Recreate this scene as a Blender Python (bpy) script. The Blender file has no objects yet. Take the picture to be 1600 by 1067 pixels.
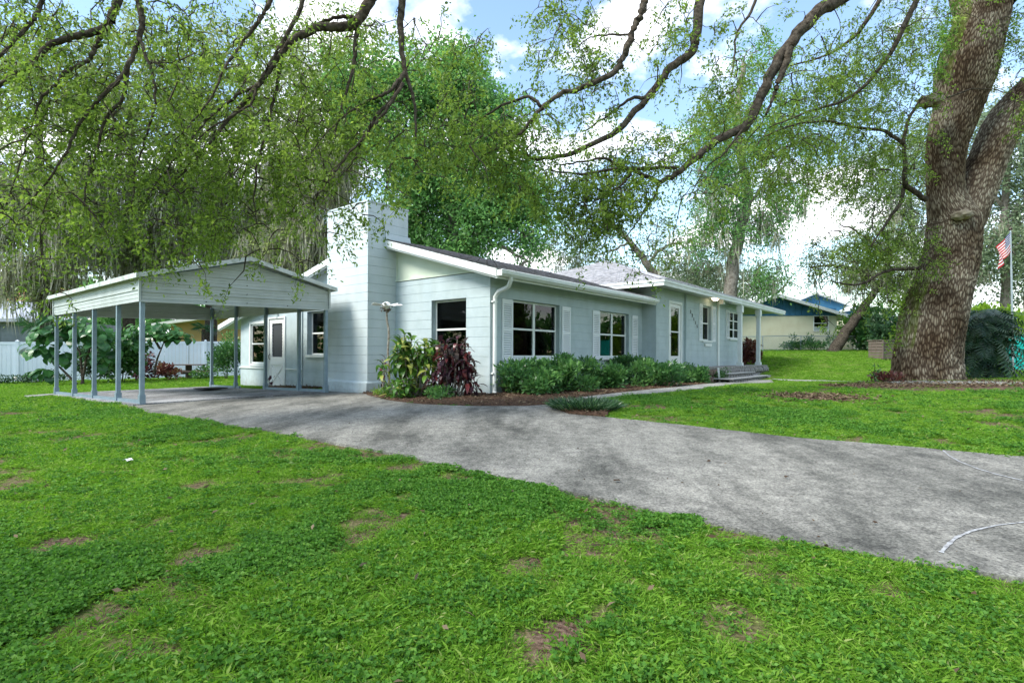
import bpy, bmesh, math, random
import numpy as np
from mathutils import Vector, Matrix, Euler
random.seed(7); RNG = np.random.default_rng(11)
scene = bpy.context.scene; COL = scene.collection

# ------------------------------------------------------------------ camera, sky, sun, exposure
F = 852.0                      # focal length in pixels of the 1600 px wide photograph
cam_d = bpy.data.cameras.new('camera'); cam = bpy.data.objects.new('camera', cam_d); COL.objects.link(cam)
cam_d.sensor_width = 36; cam_d.lens = F / 1600 * 36; cam_d.shift_y = 20.5 / 1600
cam_d.clip_start = 0.05; cam_d.clip_end = 2000
cam.matrix_world = Matrix.Rotation(math.radians(90), 4, 'X') @ Matrix.Rotation(0.0045, 4, 'Z')
scene.camera = cam
SUN_EL, SUN_AZ = math.radians(48), math.radians(240)     # azimuth: clockwise from +Y
world = bpy.data.worlds.new('World'); scene.world = world; world.use_nodes = True
wn, wl = world.node_tree.nodes, world.node_tree.links
wn.clear()
def N(nt, t, **k):
    n = nt.nodes.new(t)
    for a, b in k.items():
        if a[0] == 'i' and a[1:].isdigit(): n.inputs[int(a[1:])].default_value = b
        else: setattr(n, a, b)
    return n
W = world.node_tree
sky = N(W, 'ShaderNodeTexSky'); sky.sky_type = 'NISHITA'; sky.sun_disc = False
sky.sun_elevation = SUN_EL; sky.sun_rotation = SUN_AZ; sky.air_density = 1.3; sky.dust_density = 0.3; sky.ozone_density = 2.0
bg1 = N(W, 'ShaderNodeBackground'); bg1.inputs['Strength'].default_value = 0.15
bg2 = N(W, 'ShaderNodeBackground'); bg2.inputs['Color'].default_value = (0.93, 0.95, 1.0, 1); bg2.inputs['Strength'].default_value = 1.0
tc = N(W, 'ShaderNodeTexCoord'); sp = N(W, 'ShaderNodeSeparateXYZ'); cz = N(W, 'ShaderNodeMath', operation='ADD'); cz.inputs[1].default_value = 0.22
dx = N(W, 'ShaderNodeMath', operation='DIVIDE'); dy = N(W, 'ShaderNodeMath', operation='DIVIDE'); cb = N(W, 'ShaderNodeCombineXYZ')
wl.new(tc.outputs['Generated'], sp.inputs[0]); wl.new(sp.outputs[2], cz.inputs[0])
wl.new(sp.outputs[0], dx.inputs[0]); wl.new(cz.outputs[0], dx.inputs[1]); wl.new(sp.outputs[1], dy.inputs[0]); wl.new(cz.outputs[0], dy.inputs[1])
wl.new(dx.outputs[0], cb.inputs[0]); wl.new(dy.outputs[0], cb.inputs[1]); cb.inputs[2].default_value = 3.7
cn = N(W, 'ShaderNodeTexNoise'); cn.inputs['Scale'].default_value = 2.3; cn.inputs['Detail'].default_value = 9; cn.inputs['Roughness'].default_value = 0.55
cr = N(W, 'ShaderNodeValToRGB'); cr.color_ramp.elements[0].position = 0.50; cr.color_ramp.elements[1].position = 0.61
mx = N(W, 'ShaderNodeMixShader'); wo = N(W, 'ShaderNodeOutputWorld')
wl.new(cb.outputs[0], cn.inputs['Vector']); wl.new(cn.outputs['Fac'], cr.inputs[0]); wl.new(cr.outputs[0], mx.inputs[0])
wl.new(sky.outputs[0], bg1.inputs[0]); wl.new(bg1.outputs[0], mx.inputs[1]); wl.new(bg2.outputs[0], mx.inputs[2]); wl.new(mx.outputs[0], wo.inputs[0])
sd = bpy.data.lights.new('sun', 'SUN'); sd.energy = 2.6; sd.angle = math.radians(22); sd.color = (1.0, 0.96, 0.88)
sun = bpy.data.objects.new('sun', sd); COL.objects.link(sun)
sdir = Vector((math.sin(SUN_AZ) * math.cos(SUN_EL), math.cos(SUN_AZ) * math.cos(SUN_EL), math.sin(SUN_EL)))
sun.rotation_euler = sdir.to_track_quat('Z', 'Y').to_euler(); sun.location = sdir * 60
scene.view_settings.view_transform = 'Standard'; scene.view_settings.look = 'None'
scene.view_settings.exposure = 1.2; scene.view_settings.gamma = 1
scene.render.engine = 'CYCLES'
scene.cycles.max_bounces = 7; scene.cycles.transparent_max_bounces = 16

# ------------------------------------------------------------------ helpers
def horizon(u): return 554 + .0045 * (u - 800)
def at(u, v, d):               # a point at distance d seen at photograph coordinates u, v
    return Vector(((u - 800) / F * d, d, (horizon(u) - v) / F * d))
def sm(t): t = min(1, max(0, t)); return t * t * (3 - 2 * t)
def g(x, y):                   # height of the lawn
    xx = max(-26, min(16, x)); yy = min(20, y)
    z = -.83 + .02 * xx - .01 * (yy - 11)
    d = 9 - y
    z -= .05 * (d if d > 1.5 else (0 if d < -1.5 else (d + 1.5) ** 2 / 6)) if y > -6 else .05 * 15
    z += .92 * sm((y - 20) / 14) * sm((x - 1) / 9)
    z -= .16 * math.exp(-((x - 8) ** 2 + (y - 18) ** 2) / 16)
    z += .06 * math.exp(-((x - 10.4) ** 2 + (y - 13.7) ** 2) / 3)
    return z
def gp(u, v):                  # where the ground shows at u, v
    k = (horizon(u) - v) / F; d = 8.0
    lo, hi = 1.0, 80.0
    for i in range(50):
        m = (lo + hi) / 2
        if k * m > g((u - 800) / F * m, m): lo = m
        else: hi = m
    return Vector(((u - 800) / F * lo, lo, g((u - 800) / F * lo, lo)))
CX, CY = -.45, 11.06
AV = Vector((.632, .775, 0)); BV = Vector((-.775, .632, 0)); ANG = math.atan2(.775, .632)
def loc2w(a, b): return Vector((CX, CY, 0)) + AV * a + BV * b
def w2loc(p): q = Vector((p[0] - CX, p[1] - CY, 0)); return q.dot(AV), q.dot(BV)

def np_mesh(name, V, Fc, rnd=None, smooth=False):
    V = np.asarray(V, dtype=np.float32).reshape(-1, 3)
    me = bpy.data.meshes.new(name)
    if isinstance(Fc, np.ndarray):
        k = Fc.shape[1]; n = len(Fc)
        me.vertices.add(len(V)); me.vertices.foreach_set('co', V.ravel())
        me.loops.add(n * k); me.loops.foreach_set('vertex_index', Fc.astype(np.int32).ravel())
        me.polygons.add(n); me.polygons.foreach_set('loop_start', np.arange(0, n * k, k, dtype=np.int32))
        me.polygons.foreach_set('loop_total', np.full(n, k, dtype=np.int32))
        me.update(calc_edges=True)
    else:
        me.from_pydata([tuple(v) for v in V.tolist()], [], Fc)
    if rnd is not None:
        a = me.attributes.new('rnd', 'FLOAT', 'FACE'); a.data.foreach_set('value', np.asarray(rnd, dtype=np.float32))
    if smooth: me.polygons.foreach_set('use_smooth', [True] * len(me.polygons))
    me.update(); return me
def tag(o, label=None, cat=None, group=None, kind=None):
    if label: o['label'] = label
    if cat: o['category'] = cat
    if group: o['group'] = group
    if kind: o['kind'] = kind
    return o
def link(name, me, mat, parent=None, loc=None, rot=None):
    o = bpy.data.objects.new(name, me); COL.objects.link(o)
    if mat and not me.materials: me.materials.append(mat)
    if parent: o.parent = parent
    if loc is not None: o.location = loc
    if rot is not None: o.rotation_euler = rot
    return o
def empty(name, loc, rz=0, label=None, cat=None, group=None):
    o = bpy.data.objects.new(name, None); COL.objects.link(o); o.location = loc; o.rotation_euler = (0, 0, rz); o.empty_display_size = .2
    return tag(o, label, cat, group)
class MB:
    def __init__(s): s.v = []; s.f = []
    def add(s, V, Fc):
        b = len(s.v); s.v += [tuple(p) for p in V]; s.f += [tuple(i + b for i in f) for f in Fc]; return s
    def hexa(s, P): return s.add(P, [(0, 3, 2, 1), (4, 5, 6, 7), (0, 1, 5, 4), (1, 2, 6, 5), (2, 3, 7, 6), (3, 0, 4, 7)])
    def box(s, x0, x1, y0, y1, z0, z1):
        return s.hexa([(x0, y0, z0), (x1, y0, z0), (x1, y1, z0), (x0, y1, z0), (x0, y0, z1), (x1, y0, z1), (x1, y1, z1), (x0, y1, z1)])
    def bar(s, p, q, w, h=None, up=(0, 0, 1)):
        p, q = Vector(p), Vector(q); h = h or w; d = (q - p).normalized(); u = Vector(up)
        sd_ = d.cross(u)
        if sd_.length < 1e-4: sd_ = d.cross(Vector((1, 0, 0)))
        sd_.normalize(); u = sd_.cross(d).normalized(); sd_ *= w / 2; u *= h / 2
        return s.hexa([p - sd_ - u, p + sd_ - u, q + sd_ - u, q - sd_ - u, p - sd_ + u, p + sd_ + u, q + sd_ + u, q - sd_ + u])
    def prism(s, poly, off):   # poly: planar outline, off: extrusion vector
        n = len(poly); P = [Vector(p) for p in poly]; Q = [p + Vector(off) for p in P]
        return s.add(P + Q, [tuple(reversed(range(n))), tuple(range(n, 2 * n))] + [(i, (i + 1) % n, n + (i + 1) % n, n + i) for i in range(n)])
    def tube(s, pts, rad, n=6, cap=True):
        V = []; up = Vector((.31, .22, .92)); pts = [Vector(p) for p in pts]
        if not hasattr(rad, '__len__'): rad = [rad] * len(pts)
        for i, p in enumerate(pts):
            d = (pts[min(i + 1, len(pts) - 1)] - pts[max(i - 1, 0)])
            d = d.normalized() if d.length > 1e-6 else Vector((0, 0, 1))
            a = d.cross(up)
            if a.length < .05: a = d.cross(Vector((1, 0, 0)))
            a.normalize(); b = a.cross(d)
            for k in range(n):
                t = 2 * math.pi * k / n; V.append(p + (a * math.cos(t) + b * math.sin(t)) * rad[i])
        Fc = [(i * n + k, i * n + (k + 1) % n, (i + 1) * n + (k + 1) % n, (i + 1) * n + k) for i in range(len(pts) - 1) for k in range(n)]
        if cap: Fc += [tuple(reversed(range(n))), tuple(range((len(pts) - 1) * n, len(pts) * n))]
        return s.add(V, Fc)
    def build(s, name, mat, parent=None, smooth=False, **k):
        me = bpy.data.meshes.new(name); me.from_pydata(s.v, [], s.f)
        if 'pane' in name and len(s.f) < 20: bm_ = bmesh.new(); bm_.from_mesh(me); bmesh.ops.recalc_face_normals(bm_, faces=bm_.faces[:]); bm_.to_mesh(me); bm_.free()
        if smooth:
            me.polygons.foreach_set('use_smooth', [True] * len(me.polygons))
        o = link(name, me, mat, parent); tag(o, **k) if k else None
        return o

# ------------------------------------------------------------------ materials
def mat(name, color=(.5, .5, .5), rough=.6, spec=.3, metal=0, c2=None, scale=5, detail=5, mixlo=.35, mixhi=.65, bump=0, bscale=30, stretch=None, trans=0, rnd=None, c3=None, coord='Object'):
    m = bpy.data.materials.new(name); m.use_nodes = True; nt = m.node_tree; b = nt.nodes['Principled BSDF']
    b.inputs['Base Color'].default_value = (*color, 1); b.inputs['Roughness'].default_value = rough; b.inputs['Metallic'].default_value = metal
    b.inputs['Specular IOR Level'].default_value = spec
    L = nt.links; tcn = N(nt, 'ShaderNodeTexCoord'); vec = tcn.outputs['Object' if coord == 'Instance' else coord]
    if stretch:
        mp = N(nt, 'ShaderNodeMapping'); mp.inputs['Scale'].default_value = stretch; L.new(vec, mp.inputs[0]); vec = mp.outputs[0]
    colout = None
    if c2:
        nz = N(nt, 'ShaderNodeTexNoise'); nz.inputs['Scale'].default_value = scale; nz.inputs['Detail'].default_value = detail; nz.inputs['Roughness'].default_value = .6
        L.new(vec, nz.inputs['Vector']); r = N(nt, 'ShaderNodeValToRGB'); e = r.color_ramp.elements
        e[0].position = mixlo; e[1].position = mixhi; e[0].color = (*color, 1); e[1].color = (*c2, 1)
        L.new(nz.outputs['Fac'], r.inputs[0]); colout = r.outputs[0]
    if rnd:                    # colour per leaf
        at_ = N(nt, 'ShaderNodeAttribute'); at_.attribute_name = 'rnd'; r = N(nt, 'ShaderNodeValToRGB'); e = r.color_ramp.elements
        e[0].color = (*rnd[0], 1); e[1].color = (*rnd[-1], 1)
        for i, c in enumerate(rnd[1:-1]): x = r.color_ramp.elements.new((i + 1) / (len(rnd) - 1)); x.color = (*c, 1)
        if coord == 'Instance':
            oi = N(nt, 'ShaderNodeObjectInfo'); ad = N(nt, 'ShaderNodeMath', operation='MULTIPLY_ADD'); ad.inputs[1].default_value = .55
            m2 = N(nt, 'ShaderNodeMath', operation='MULTIPLY'); m2.inputs[1].default_value = .45; L.new(at_.outputs['Fac'], m2.inputs[0])
            L.new(oi.outputs['Random'], ad.inputs[0]); L.new(m2.outputs[0], ad.inputs[2]); L.new(ad.outputs[0], r.inputs[0])
        else: L.new(at_.outputs['Fac'], r.inputs[0])
        colout = r.outputs[0]
    if colout: L.new(colout, b.inputs['Base Color'])
    if bump:
        n2 = N(nt, 'ShaderNodeTexNoise'); n2.inputs['Scale'].default_value = bscale; n2.inputs['Detail'].default_value = 6; L.new(vec, n2.inputs['Vector'])
        bp = N(nt, 'ShaderNodeBump'); bp.inputs['Strength'].default_value = bump; bp.inputs['Distance'].default_value = .02
        L.new(n2.outputs['Fac'], bp.inputs['Height']); L.new(bp.outputs[0], b.inputs['Normal'])
    if trans:
        tr = N(nt, 'ShaderNodeBsdfTranslucent'); ms = N(nt, 'ShaderNodeMixShader'); ms.inputs[0].default_value = trans
        if colout:
            hs = N(nt, 'ShaderNodeHueSaturation'); hs.inputs['Value'].default_value = 1.7; hs.inputs['Saturation'].default_value = 1.05; L.new(colout, hs.inputs['Color']); L.new(hs.outputs[0], tr.inputs[0])
        else: tr.inputs[0].default_value = (*[min(1, c * 1.7) for c in color], 1)
        L.new(b.outputs[0], ms.inputs[1]); L.new(tr.outputs[0], ms.inputs[2]); L.new(ms.outputs[0], nt.nodes['Material Output'].inputs[0])
    return m
M = {}
M['paint'] = mat('blue_grey_wall_paint', (.41, .49, .50), .7, .25, c2=(.47, .55, .56), scale=3.0, bump=.25, bscale=45)
M['chimney'] = mat('chimney_paint', (.50, .57, .58), .75, .2, c2=(.57, .63, .635), scale=1.4, bump=.3, bscale=38)  # paler than the walls: brighter light on the chimney put into its colour
M['mortar'] = mat('painted_joint', (.33, .40, .42), .8, .1, c2=(.39, .46, .48), scale=8)
M['trim'] = mat('white_trim_paint', (.76, .79, .77), .5, .3, c2=(.66, .70, .67), scale=2.5, mixlo=.45, mixhi=.8)
M['cream'] = mat('pale_green_gable_panel', (.62, .68, .56), .6, .2, c2=(.56, .63, .50), scale=1.2)
M['soffit'] = mat('soffit_paint', (.55, .60, .58), .7, .2)
M['shutter'] = mat('white_shutter_plastic', (.74, .77, .78), .45, .35)
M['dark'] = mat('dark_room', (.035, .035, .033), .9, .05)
M['blind'] = mat('blind_slats', (.60, .68, .68), .6, .2)
M['shingle'] = mat('grey_asphalt_shingle', (.20, .19, .20), .9, .1, c2=(.33, .31, .32), scale=9, bump=.5, bscale=120)
M['shingle2'] = mat('pale_asphalt_shingle', (.34, .34, .36), .9, .1, c2=(.52, .51, .52), scale=7, bump=.5, bscale=120)
M['metal'] = mat('white_ribbed_steel', (.50, .54, .52), .45, .4, c2=(.40, .44, .41), scale=1.6, bump=.08, bscale=8)
M['metalroof'] = mat('stained_white_steel', (.55, .58, .54), .5, .4, c2=(.30, .33, .26), scale=5, mixlo=.48, mixhi=.72)
M['galv'] = mat('blue_grey_galvanised_steel', (.19, .26, .31), .4, .5, metal=.25, c2=(.25, .33, .38), scale=6)
M['black'] = mat('black_rubber', (.015, .015, .016), .7, .3)
M['bronze'] = mat('dark_bronze', (.06, .04, .03), .4, .5, metal=.6)
M['vinyl'] = mat('white_vinyl', (.74, .79, .84), .4, .4, c2=(.66, .73, .78), scale=1)
M['stone'] = mat('weathered_stone', (.17, .16, .14), .9, .1, c2=(.36, .35, .33), scale=9, bump=.8, bscale=25)
M['stonebr'] = mat('brown_stone', (.12, .085, .065), .9, .1, c2=(.24, .19, .15), scale=9, bump=.8, bscale=25)
M['step'] = mat('pale_concrete_tread', (.42, .42, .40), .85, .1, c2=(.30, .30, .29), scale=8, bump=.3)
M['purple'] = mat('purple_curtain', (.30, .20, .75), .8, .1)
M['blue'] = mat('blue_board_siding', (.035, .13, .24), .7, .2, c2=(.05, .17, .29), scale=2)
M['yellowwall'] = mat('cream_stucco', (.66, .66, .50), .85, .1, c2=(.60, .58, .42), scale=1.5, bump=.2)
M['tan'] = mat('tan_stucco', (.48, .33, .15), .85, .1)
M['tile'] = mat('orange_roof', (.50, .24, .13), .8, .1, c2=(.36, .19, .12), scale=8)
M['greywall'] = mat('grey_screen_wall', (.16, .18, .20), .8, .1, c2=(.25, .27, .30), scale=1)
M['steelw'] = mat('grey_roof_metal', (.38, .40, .45), .5, .3)
M['teal'] = mat('teal_windscreen', (.01, .30, .26), .8, .1, c2=(.02, .38, .34), scale=3)
M['wood'] = mat('weathered_wood', (.13, .10, .08), .9, .1, c2=(.15, .125, .105), scale=10, bump=.4, stretch=(1, 1, .2))
M['deadstalk'] = mat('pale_stalk', (.38, .36, .31), .8, .1, c2=(.14, .11, .08), scale=30)
M['white'] = mat('white_enamel', (.78, .78, .76), .4, .4)
M['red'] = mat('flag_red', (.55, .03, .05), .8, .1)
M['navy'] = mat('flag_blue', (.03, .05, .20), .8, .1)
M['pole'] = mat('grey_pole', (.35, .40, .42), .4, .4, metal=.4)
M['chalk'] = mat('white_chalk', (.42, .43, .43), .9, .05, c2=(.20, .20, .20), scale=30)
M['bark'] = mat('branch_bark', (.030, .024, .018), .95, .05, c2=(.11, .092, .07), scale=14, bump=.9, bscale=40)
M['barkgrey'] = mat('grey_bark', (.12, .105, .085), .95, .05, c2=(.26, .235, .20), scale=7, bump=.9, bscale=16)
M['moss'] = mat('spanish_moss', (.2, .2, .15), .95, .02, rnd=[(.20, .20, .14), (.32, .32, .24), (.46, .46, .36)], trans=.25)
def leafmat(n, cols, trans=.38, rough=.45, coord='Object', spec=.35): M[n] = mat(n, cols[0], rough, spec, rnd=cols, trans=trans, coord=coord)
leafmat('oak_leaf', [(.045, .085, .015), (.11, .18, .028), (.19, .29, .045), (.31, .41, .08)], .48)
leafmat('oak_leaf_bright', [(0.042, 0.105, 0.017), (0.084, 0.196, 0.025), (0.14, 0.28, 0.042), (0.224, 0.378, 0.07)], .45)
leafmat('far_leaf', [(.05, .12, .04), (.09, .21, .06), (.15, .31, .09), (.26, .42, .13)], .5)
leafmat('mossy_leaf', [(.08, .11, .045), (.15, .20, .07), (.24, .30, .11), (.34, .38, .18)], .45)
leafmat('pale_leaf', [(0.084, 0.119, 0.07), (0.14, 0.196, 0.112), (0.224, 0.294, 0.168), (0.308, 0.378, 0.224)], .45)
leafmat('shrub_leaf', [(0.022, 0.069, 0.025), (0.044, 0.125, 0.037), (0.088, 0.2, 0.056), (0.15, 0.3, 0.075)], .3, .3)
leafmat('yellow_leaf', [(0.1, 0.19, 0.02), (0.18, 0.3, 0.03), (0.28, 0.4, 0.05)], .4)
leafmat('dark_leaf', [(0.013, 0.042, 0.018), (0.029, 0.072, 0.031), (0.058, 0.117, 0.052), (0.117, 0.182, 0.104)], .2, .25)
leafmat('purple_leaf', [(0.027, 0.012, 0.021), (0.068, 0.027, 0.042), (0.135, 0.045, 0.053), (0.255, 0.068, 0.053)], .2, .3)
leafmat('burgundy_leaf', [(0.045, 0.015, 0.018), (0.105, 0.033, 0.03), (0.195, 0.075, 0.053), (0.15, 0.15, 0.06)], .2, .3)
leafmat('variegated_leaf', [(0.03, 0.09, 0.012), (0.07, 0.17, 0.02), (0.15, 0.27, 0.03), (0.36, 0.4, 0.1)], .3, .3)
leafmat('grass_blade', [(.045, .12, .012), (.095, .215, .02), (.145, .285, .028), (.20, .335, .045), (.34, .35, .15)], .4, .6, 'Instance', .12)
leafmat('clover_leaf', [(.03, .095, .014), (.06, .165, .022), (.10, .235, .032), (.16, .30, .05)], .35, .55, 'Instance', .15)
leafmat('dry_leaf', [(.07, .045, .03), (.13, .09, .055), (.22, .17, .11), (.09, .06, .04)], .1, .9, 'Object', .05)
# glass: thin pane that mirrors the garden
def glassmat(name, tint):
    m = bpy.data.materials.new(name); m.use_nodes = True; nt = m.node_tree; nt.nodes.clear()
    o = N(nt, 'ShaderNodeOutputMaterial'); t = N(nt, 'ShaderNodeBsdfTransparent'); gl = N(nt, 'ShaderNodeBsdfGlossy'); ms = N(nt, 'ShaderNodeMixShader'); fr = N(nt, 'ShaderNodeFresnel')
    t.inputs[0].default_value = (*tint, 1); gl.inputs['Roughness'].default_value = .015; fr.inputs[0].default_value = 1.48
    nz = N(nt, 'ShaderNodeTexNoise'); nz.inputs['Scale'].default_value = 1.5; bp = N(nt, 'ShaderNodeBump'); bp.inputs['Strength'].default_value = .04
    nt.links.new(nz.outputs['Fac'], bp.inputs['Height']); nt.links.new(bp.outputs[0], gl.inputs['Normal'])
    nt.links.new(fr.outputs[0], ms.inputs[0]); nt.links.new(t.outputs[0], ms.inputs[1]); nt.links.new(gl.outputs[0], ms.inputs[2]); nt.links.new(ms.outputs[0], o.inputs[0])
    return m
M['glass'] = glassmat('window_glass', (.55, .6, .6))
# lamp
m = bpy.data.materials.new('lit_lamp'); m.use_nodes = True; b = m.node_tree.nodes['Principled BSDF']; b.inputs['Emission Color'].default_value = (1, .75, .45, 1); b.inputs['Emission Strength'].default_value = 3; M['lamp'] = m
# concrete with stains
def concrete(name, base, darkc, amount):
    m = mat(name, base, .9, .12); nt = m.node_tree; L = nt.links; b = nt.nodes['Principled BSDF']; tcn = N(nt, 'ShaderNodeTexCoord')
    mp = N(nt, 'ShaderNodeMapping'); mp.inputs['Rotation'].default_value = (0, 0, -ANG - .5); mp.inputs['Scale'].default_value = (1.0, .38, 1); L.new(tcn.outputs['Object'], mp.inputs[0])
    n1 = N(nt, 'ShaderNodeTexNoise'); n1.inputs['Scale'].default_value = 1.9; n1.inputs['Detail'].default_value = 8; n1.inputs['Roughness'].default_value = .68; n1.inputs['Distortion'].default_value = .15; L.new(mp.outputs[0], n1.inputs['Vector'])
    r = N(nt, 'ShaderNodeValToRGB'); e = r.color_ramp.elements; e[0].position = .5 - amount; e[0].color = (*darkc, 1); e[1].position = .60; e[1].color = (*base, 1); L.new(n1.outputs['Fac'], r.inputs[0])
    n2 = N(nt, 'ShaderNodeTexNoise'); n2.inputs['Scale'].default_value = 55; n2.inputs['Detail'].default_value = 4; n2.inputs['Roughness'].default_value = .8; L.new(tcn.outputs['Object'], n2.inputs['Vector'])
    r2 = N(nt, 'ShaderNodeValToRGB'); e = r2.color_ramp.elements; e[0].position = .38; e[0].color = (.30, .30, .30, 1); e[1].position = .60; e[1].color = (1.25, 1.25, 1.22, 1); L.new(n2.outputs['Fac'], r2.inputs[0])
    mu = N(nt, 'ShaderNodeMixRGB', blend_type='MULTIPLY'); mu.inputs[0].default_value = .8; L.new(r.outputs[0], mu.inputs[1]); L.new(r2.outputs[0], mu.inputs[2]); n5 = N(nt, 'ShaderNodeTexNoise'); n5.inputs['Scale'].default_value = 9; n5.inputs['Detail'].default_value = 9; n5.inputs['Roughness'].default_value = .8; L.new(tcn.outputs['Object'], n5.inputs['Vector'])
    r5 = N(nt, 'ShaderNodeValToRGB'); e = r5.color_ramp.elements; e[0].position = .38; e[0].color = (.62, .62, .62, 1); e[1].position = .58; e[1].color = (1.08, 1.08, 1.06, 1); L.new(n5.outputs['Fac'], r5.inputs[0])
    m5 = N(nt, 'ShaderNodeMixRGB', blend_type='MULTIPLY'); m5.inputs[0].default_value = 1; L.new(mu.outputs[0], m5.inputs[1]); L.new(r5.outputs[0], m5.inputs[2]); L.new(m5.outputs[0], b.inputs['Base Color'])
    bp = N(nt, 'ShaderNodeBump'); bp.inputs['Strength'].default_value = .7; bp.inputs['Distance'].default_value = .006; L.new(n2.outputs['Fac'], bp.inputs['Height']); L.new(bp.outputs[0], b.inputs['Normal'])
    return m
M['drive'] = concrete('stained_driveway_concrete', (.30, .29, .26), (.10, .10, .09), .17)
M['slab'] = concrete('carport_slab_concrete', (.42, .42, .43), (.17, .17, .17), .13)
M['path'] = concrete('path_concrete', (.40, .40, .37), (.24, .24, .22), .12)
# lawn soil
def lawn_mat():
    m = mat('lawn_soil', (.05, .1, .02), .95, .05); nt = m.node_tree; L = nt.links; b = nt.nodes['Principled BSDF']; tcn = N(nt, 'ShaderNodeTexCoord')
    n1 = N(nt, 'ShaderNodeTexNoise'); n1.inputs['Scale'].default_value = 9; n1.inputs['Detail'].default_value = 8; n1.inputs['Roughness'].default_value = .75; L.new(tcn.outputs['Object'], n1.inputs['Vector'])
    r = N(nt, 'ShaderNodeValToRGB'); e = r.color_ramp.elements; e[0].position = .3; e[0].color = (.06, .085, .02, 1); e[1].position = .7; e[1].color = (.17, .24, .04, 1)
    x = e.new(.5); x.color = (.10, .16, .025, 1); L.new(n1.outputs['Fac'], r.inputs[0])
    n2 = N(nt, 'ShaderNodeTexNoise'); n2.inputs['Scale'].default_value = 40; n2.inputs['Detail'].default_value = 5; L.new(tcn.outputs['Object'], n2.inputs['Vector'])
    r2 = N(nt, 'ShaderNodeValToRGB'); e = r2.color_ramp.elements; e[0].position = .35; e[0].color = (.055, .032, .022, 1); e[1].position = .65; e[1].color = (.19, .13, .095, 1); L.new(n2.outputs['Fac'], r2.inputs[0])
    a = N(nt, 'ShaderNodeAttribute'); a.attribute_name = 'bare'; mu = N(nt, 'ShaderNodeMixRGB'); L.new(a.outputs['Fac'], mu.inputs[0]); L.new(r.outputs[0], mu.inputs[1]); L.new(r2.outputs[0], mu.inputs[2]); L.new(mu.outputs[0], b.inputs['Base Color'])
    bp = N(nt, 'ShaderNodeBump'); bp.inputs['Strength'].default_value = .9; bp.inputs['Distance'].default_value = .03; L.new(n2.outputs['Fac'], bp.inputs['Height']); L.new(bp.outputs[0], b.inputs['Normal'])
    return m
M['lawn'] = lawn_mat()
M['mulch'] = mat('brown_mulch', (.035, .022, .015), .95, .05, c2=(.11, .068, .045), scale=28, bump=1, bscale=40)

for nm_ in ('paint', 'chimney', 'mortar', 'trim'):
    nt = M[nm_].node_tree; L = nt.links; b = nt.nodes['Principled BSDF']; src = b.inputs['Base Color'].links[0].from_socket
    tcn = N(nt, 'ShaderNodeTexCoord'); sp_ = N(nt, 'ShaderNodeSeparateXYZ'); L.new(tcn.outputs['Object'], sp_.inputs[0])
    nz = N(nt, 'ShaderNodeTexNoise'); nz.inputs['Scale'].default_value = 7; nz.inputs['Detail'].default_value = 8; nz.inputs['Roughness'].default_value = .7; L.new(tcn.outputs['Object'], nz.inputs['Vector'])
    ma = N(nt, 'ShaderNodeMath', operation='MULTIPLY_ADD'); ma.inputs[1].default_value = -1.1; ma.inputs[2].default_value = -.05; L.new(nz.outputs['Fac'], ma.inputs[0])
    ad = N(nt, 'ShaderNodeMath', operation='SUBTRACT'); L.new(ma.outputs[0], ad.inputs[0]); L.new(sp_.outputs[2], ad.inputs[1])
    rr_ = N(nt, 'ShaderNodeMapRange'); rr_.inputs['From Min'].default_value = .10; rr_.inputs['From Max'].default_value = .50; rr_.inputs['To Max'].default_value = .55; L.new(ad.outputs[0], rr_.inputs['Value'])
    mp = N(nt, 'ShaderNodeMapping'); mp.inputs['Scale'].default_value = (1.6, 1.6, .35); L.new(tcn.outputs['Object'], mp.inputs[0]); n2 = N(nt, 'ShaderNodeTexNoise'); n2.inputs['Scale'].default_value = 1.6; n2.inputs['Detail'].default_value = 6; L.new(mp.outputs[0], n2.inputs['Vector'])
    r3 = N(nt, 'ShaderNodeValToRGB'); e = r3.color_ramp.elements; e[0].position = .34; e[0].color = (.93, .93, .91, 1); e[1].position = .56; e[1].color = (1, 1, 1, 1); L.new(n2.outputs['Fac'], r3.inputs[0])
    m1_ = N(nt, 'ShaderNodeMixRGB', blend_type='MULTIPLY'); m1_.inputs[0].default_value = 1; L.new(src, m1_.inputs[1]); L.new(r3.outputs[0], m1_.inputs[2])
    m2_ = N(nt, 'ShaderNodeMixRGB'); L.new(rr_.outputs[0], m2_.inputs[0]); L.new(m1_.outputs[0], m2_.inputs[1]); m2_.inputs[2].default_value = (.20, .19, .16, 1); L.new(m2_.outputs[0], b.inputs['Base Color'])

# ------------------------------------------------------------------ ground
def vnoise(x, y, s, seed):     # smooth value noise, vectorised
    x = np.asarray(x) * s; y = np.asarray(y) * s; xi = np.floor(x).astype(np.int64); yi = np.floor(y).astype(np.int64); fx = x - xi; fy = y - yi
    def h(a, b):
        n = (a * 374761393 + b * 668265263 + seed * 982451653) & 0xffffffff; n = ((n ^ (n >> 13)) * 1274126177) & 0xffffffff
        return ((n ^ (n >> 16)) & 0xffff) / 65535.0
    fx = fx * fx * (3 - 2 * fx); fy = fy * fy * (3 - 2 * fy)
    return (h(xi, yi) * (1 - fx) + h(xi + 1, yi) * fx) * (1 - fy) + (h(xi, yi + 1) * (1 - fx) + h(xi + 1, yi + 1) * fx) * fy
def fbm(x, y, s, seed): return (vnoise(x, y, s, seed) + .5 * vnoise(x, y, s * 2.1, seed + 1) + .25 * vnoise(x, y, s * 4.3, seed + 2)) / 1.75
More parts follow.
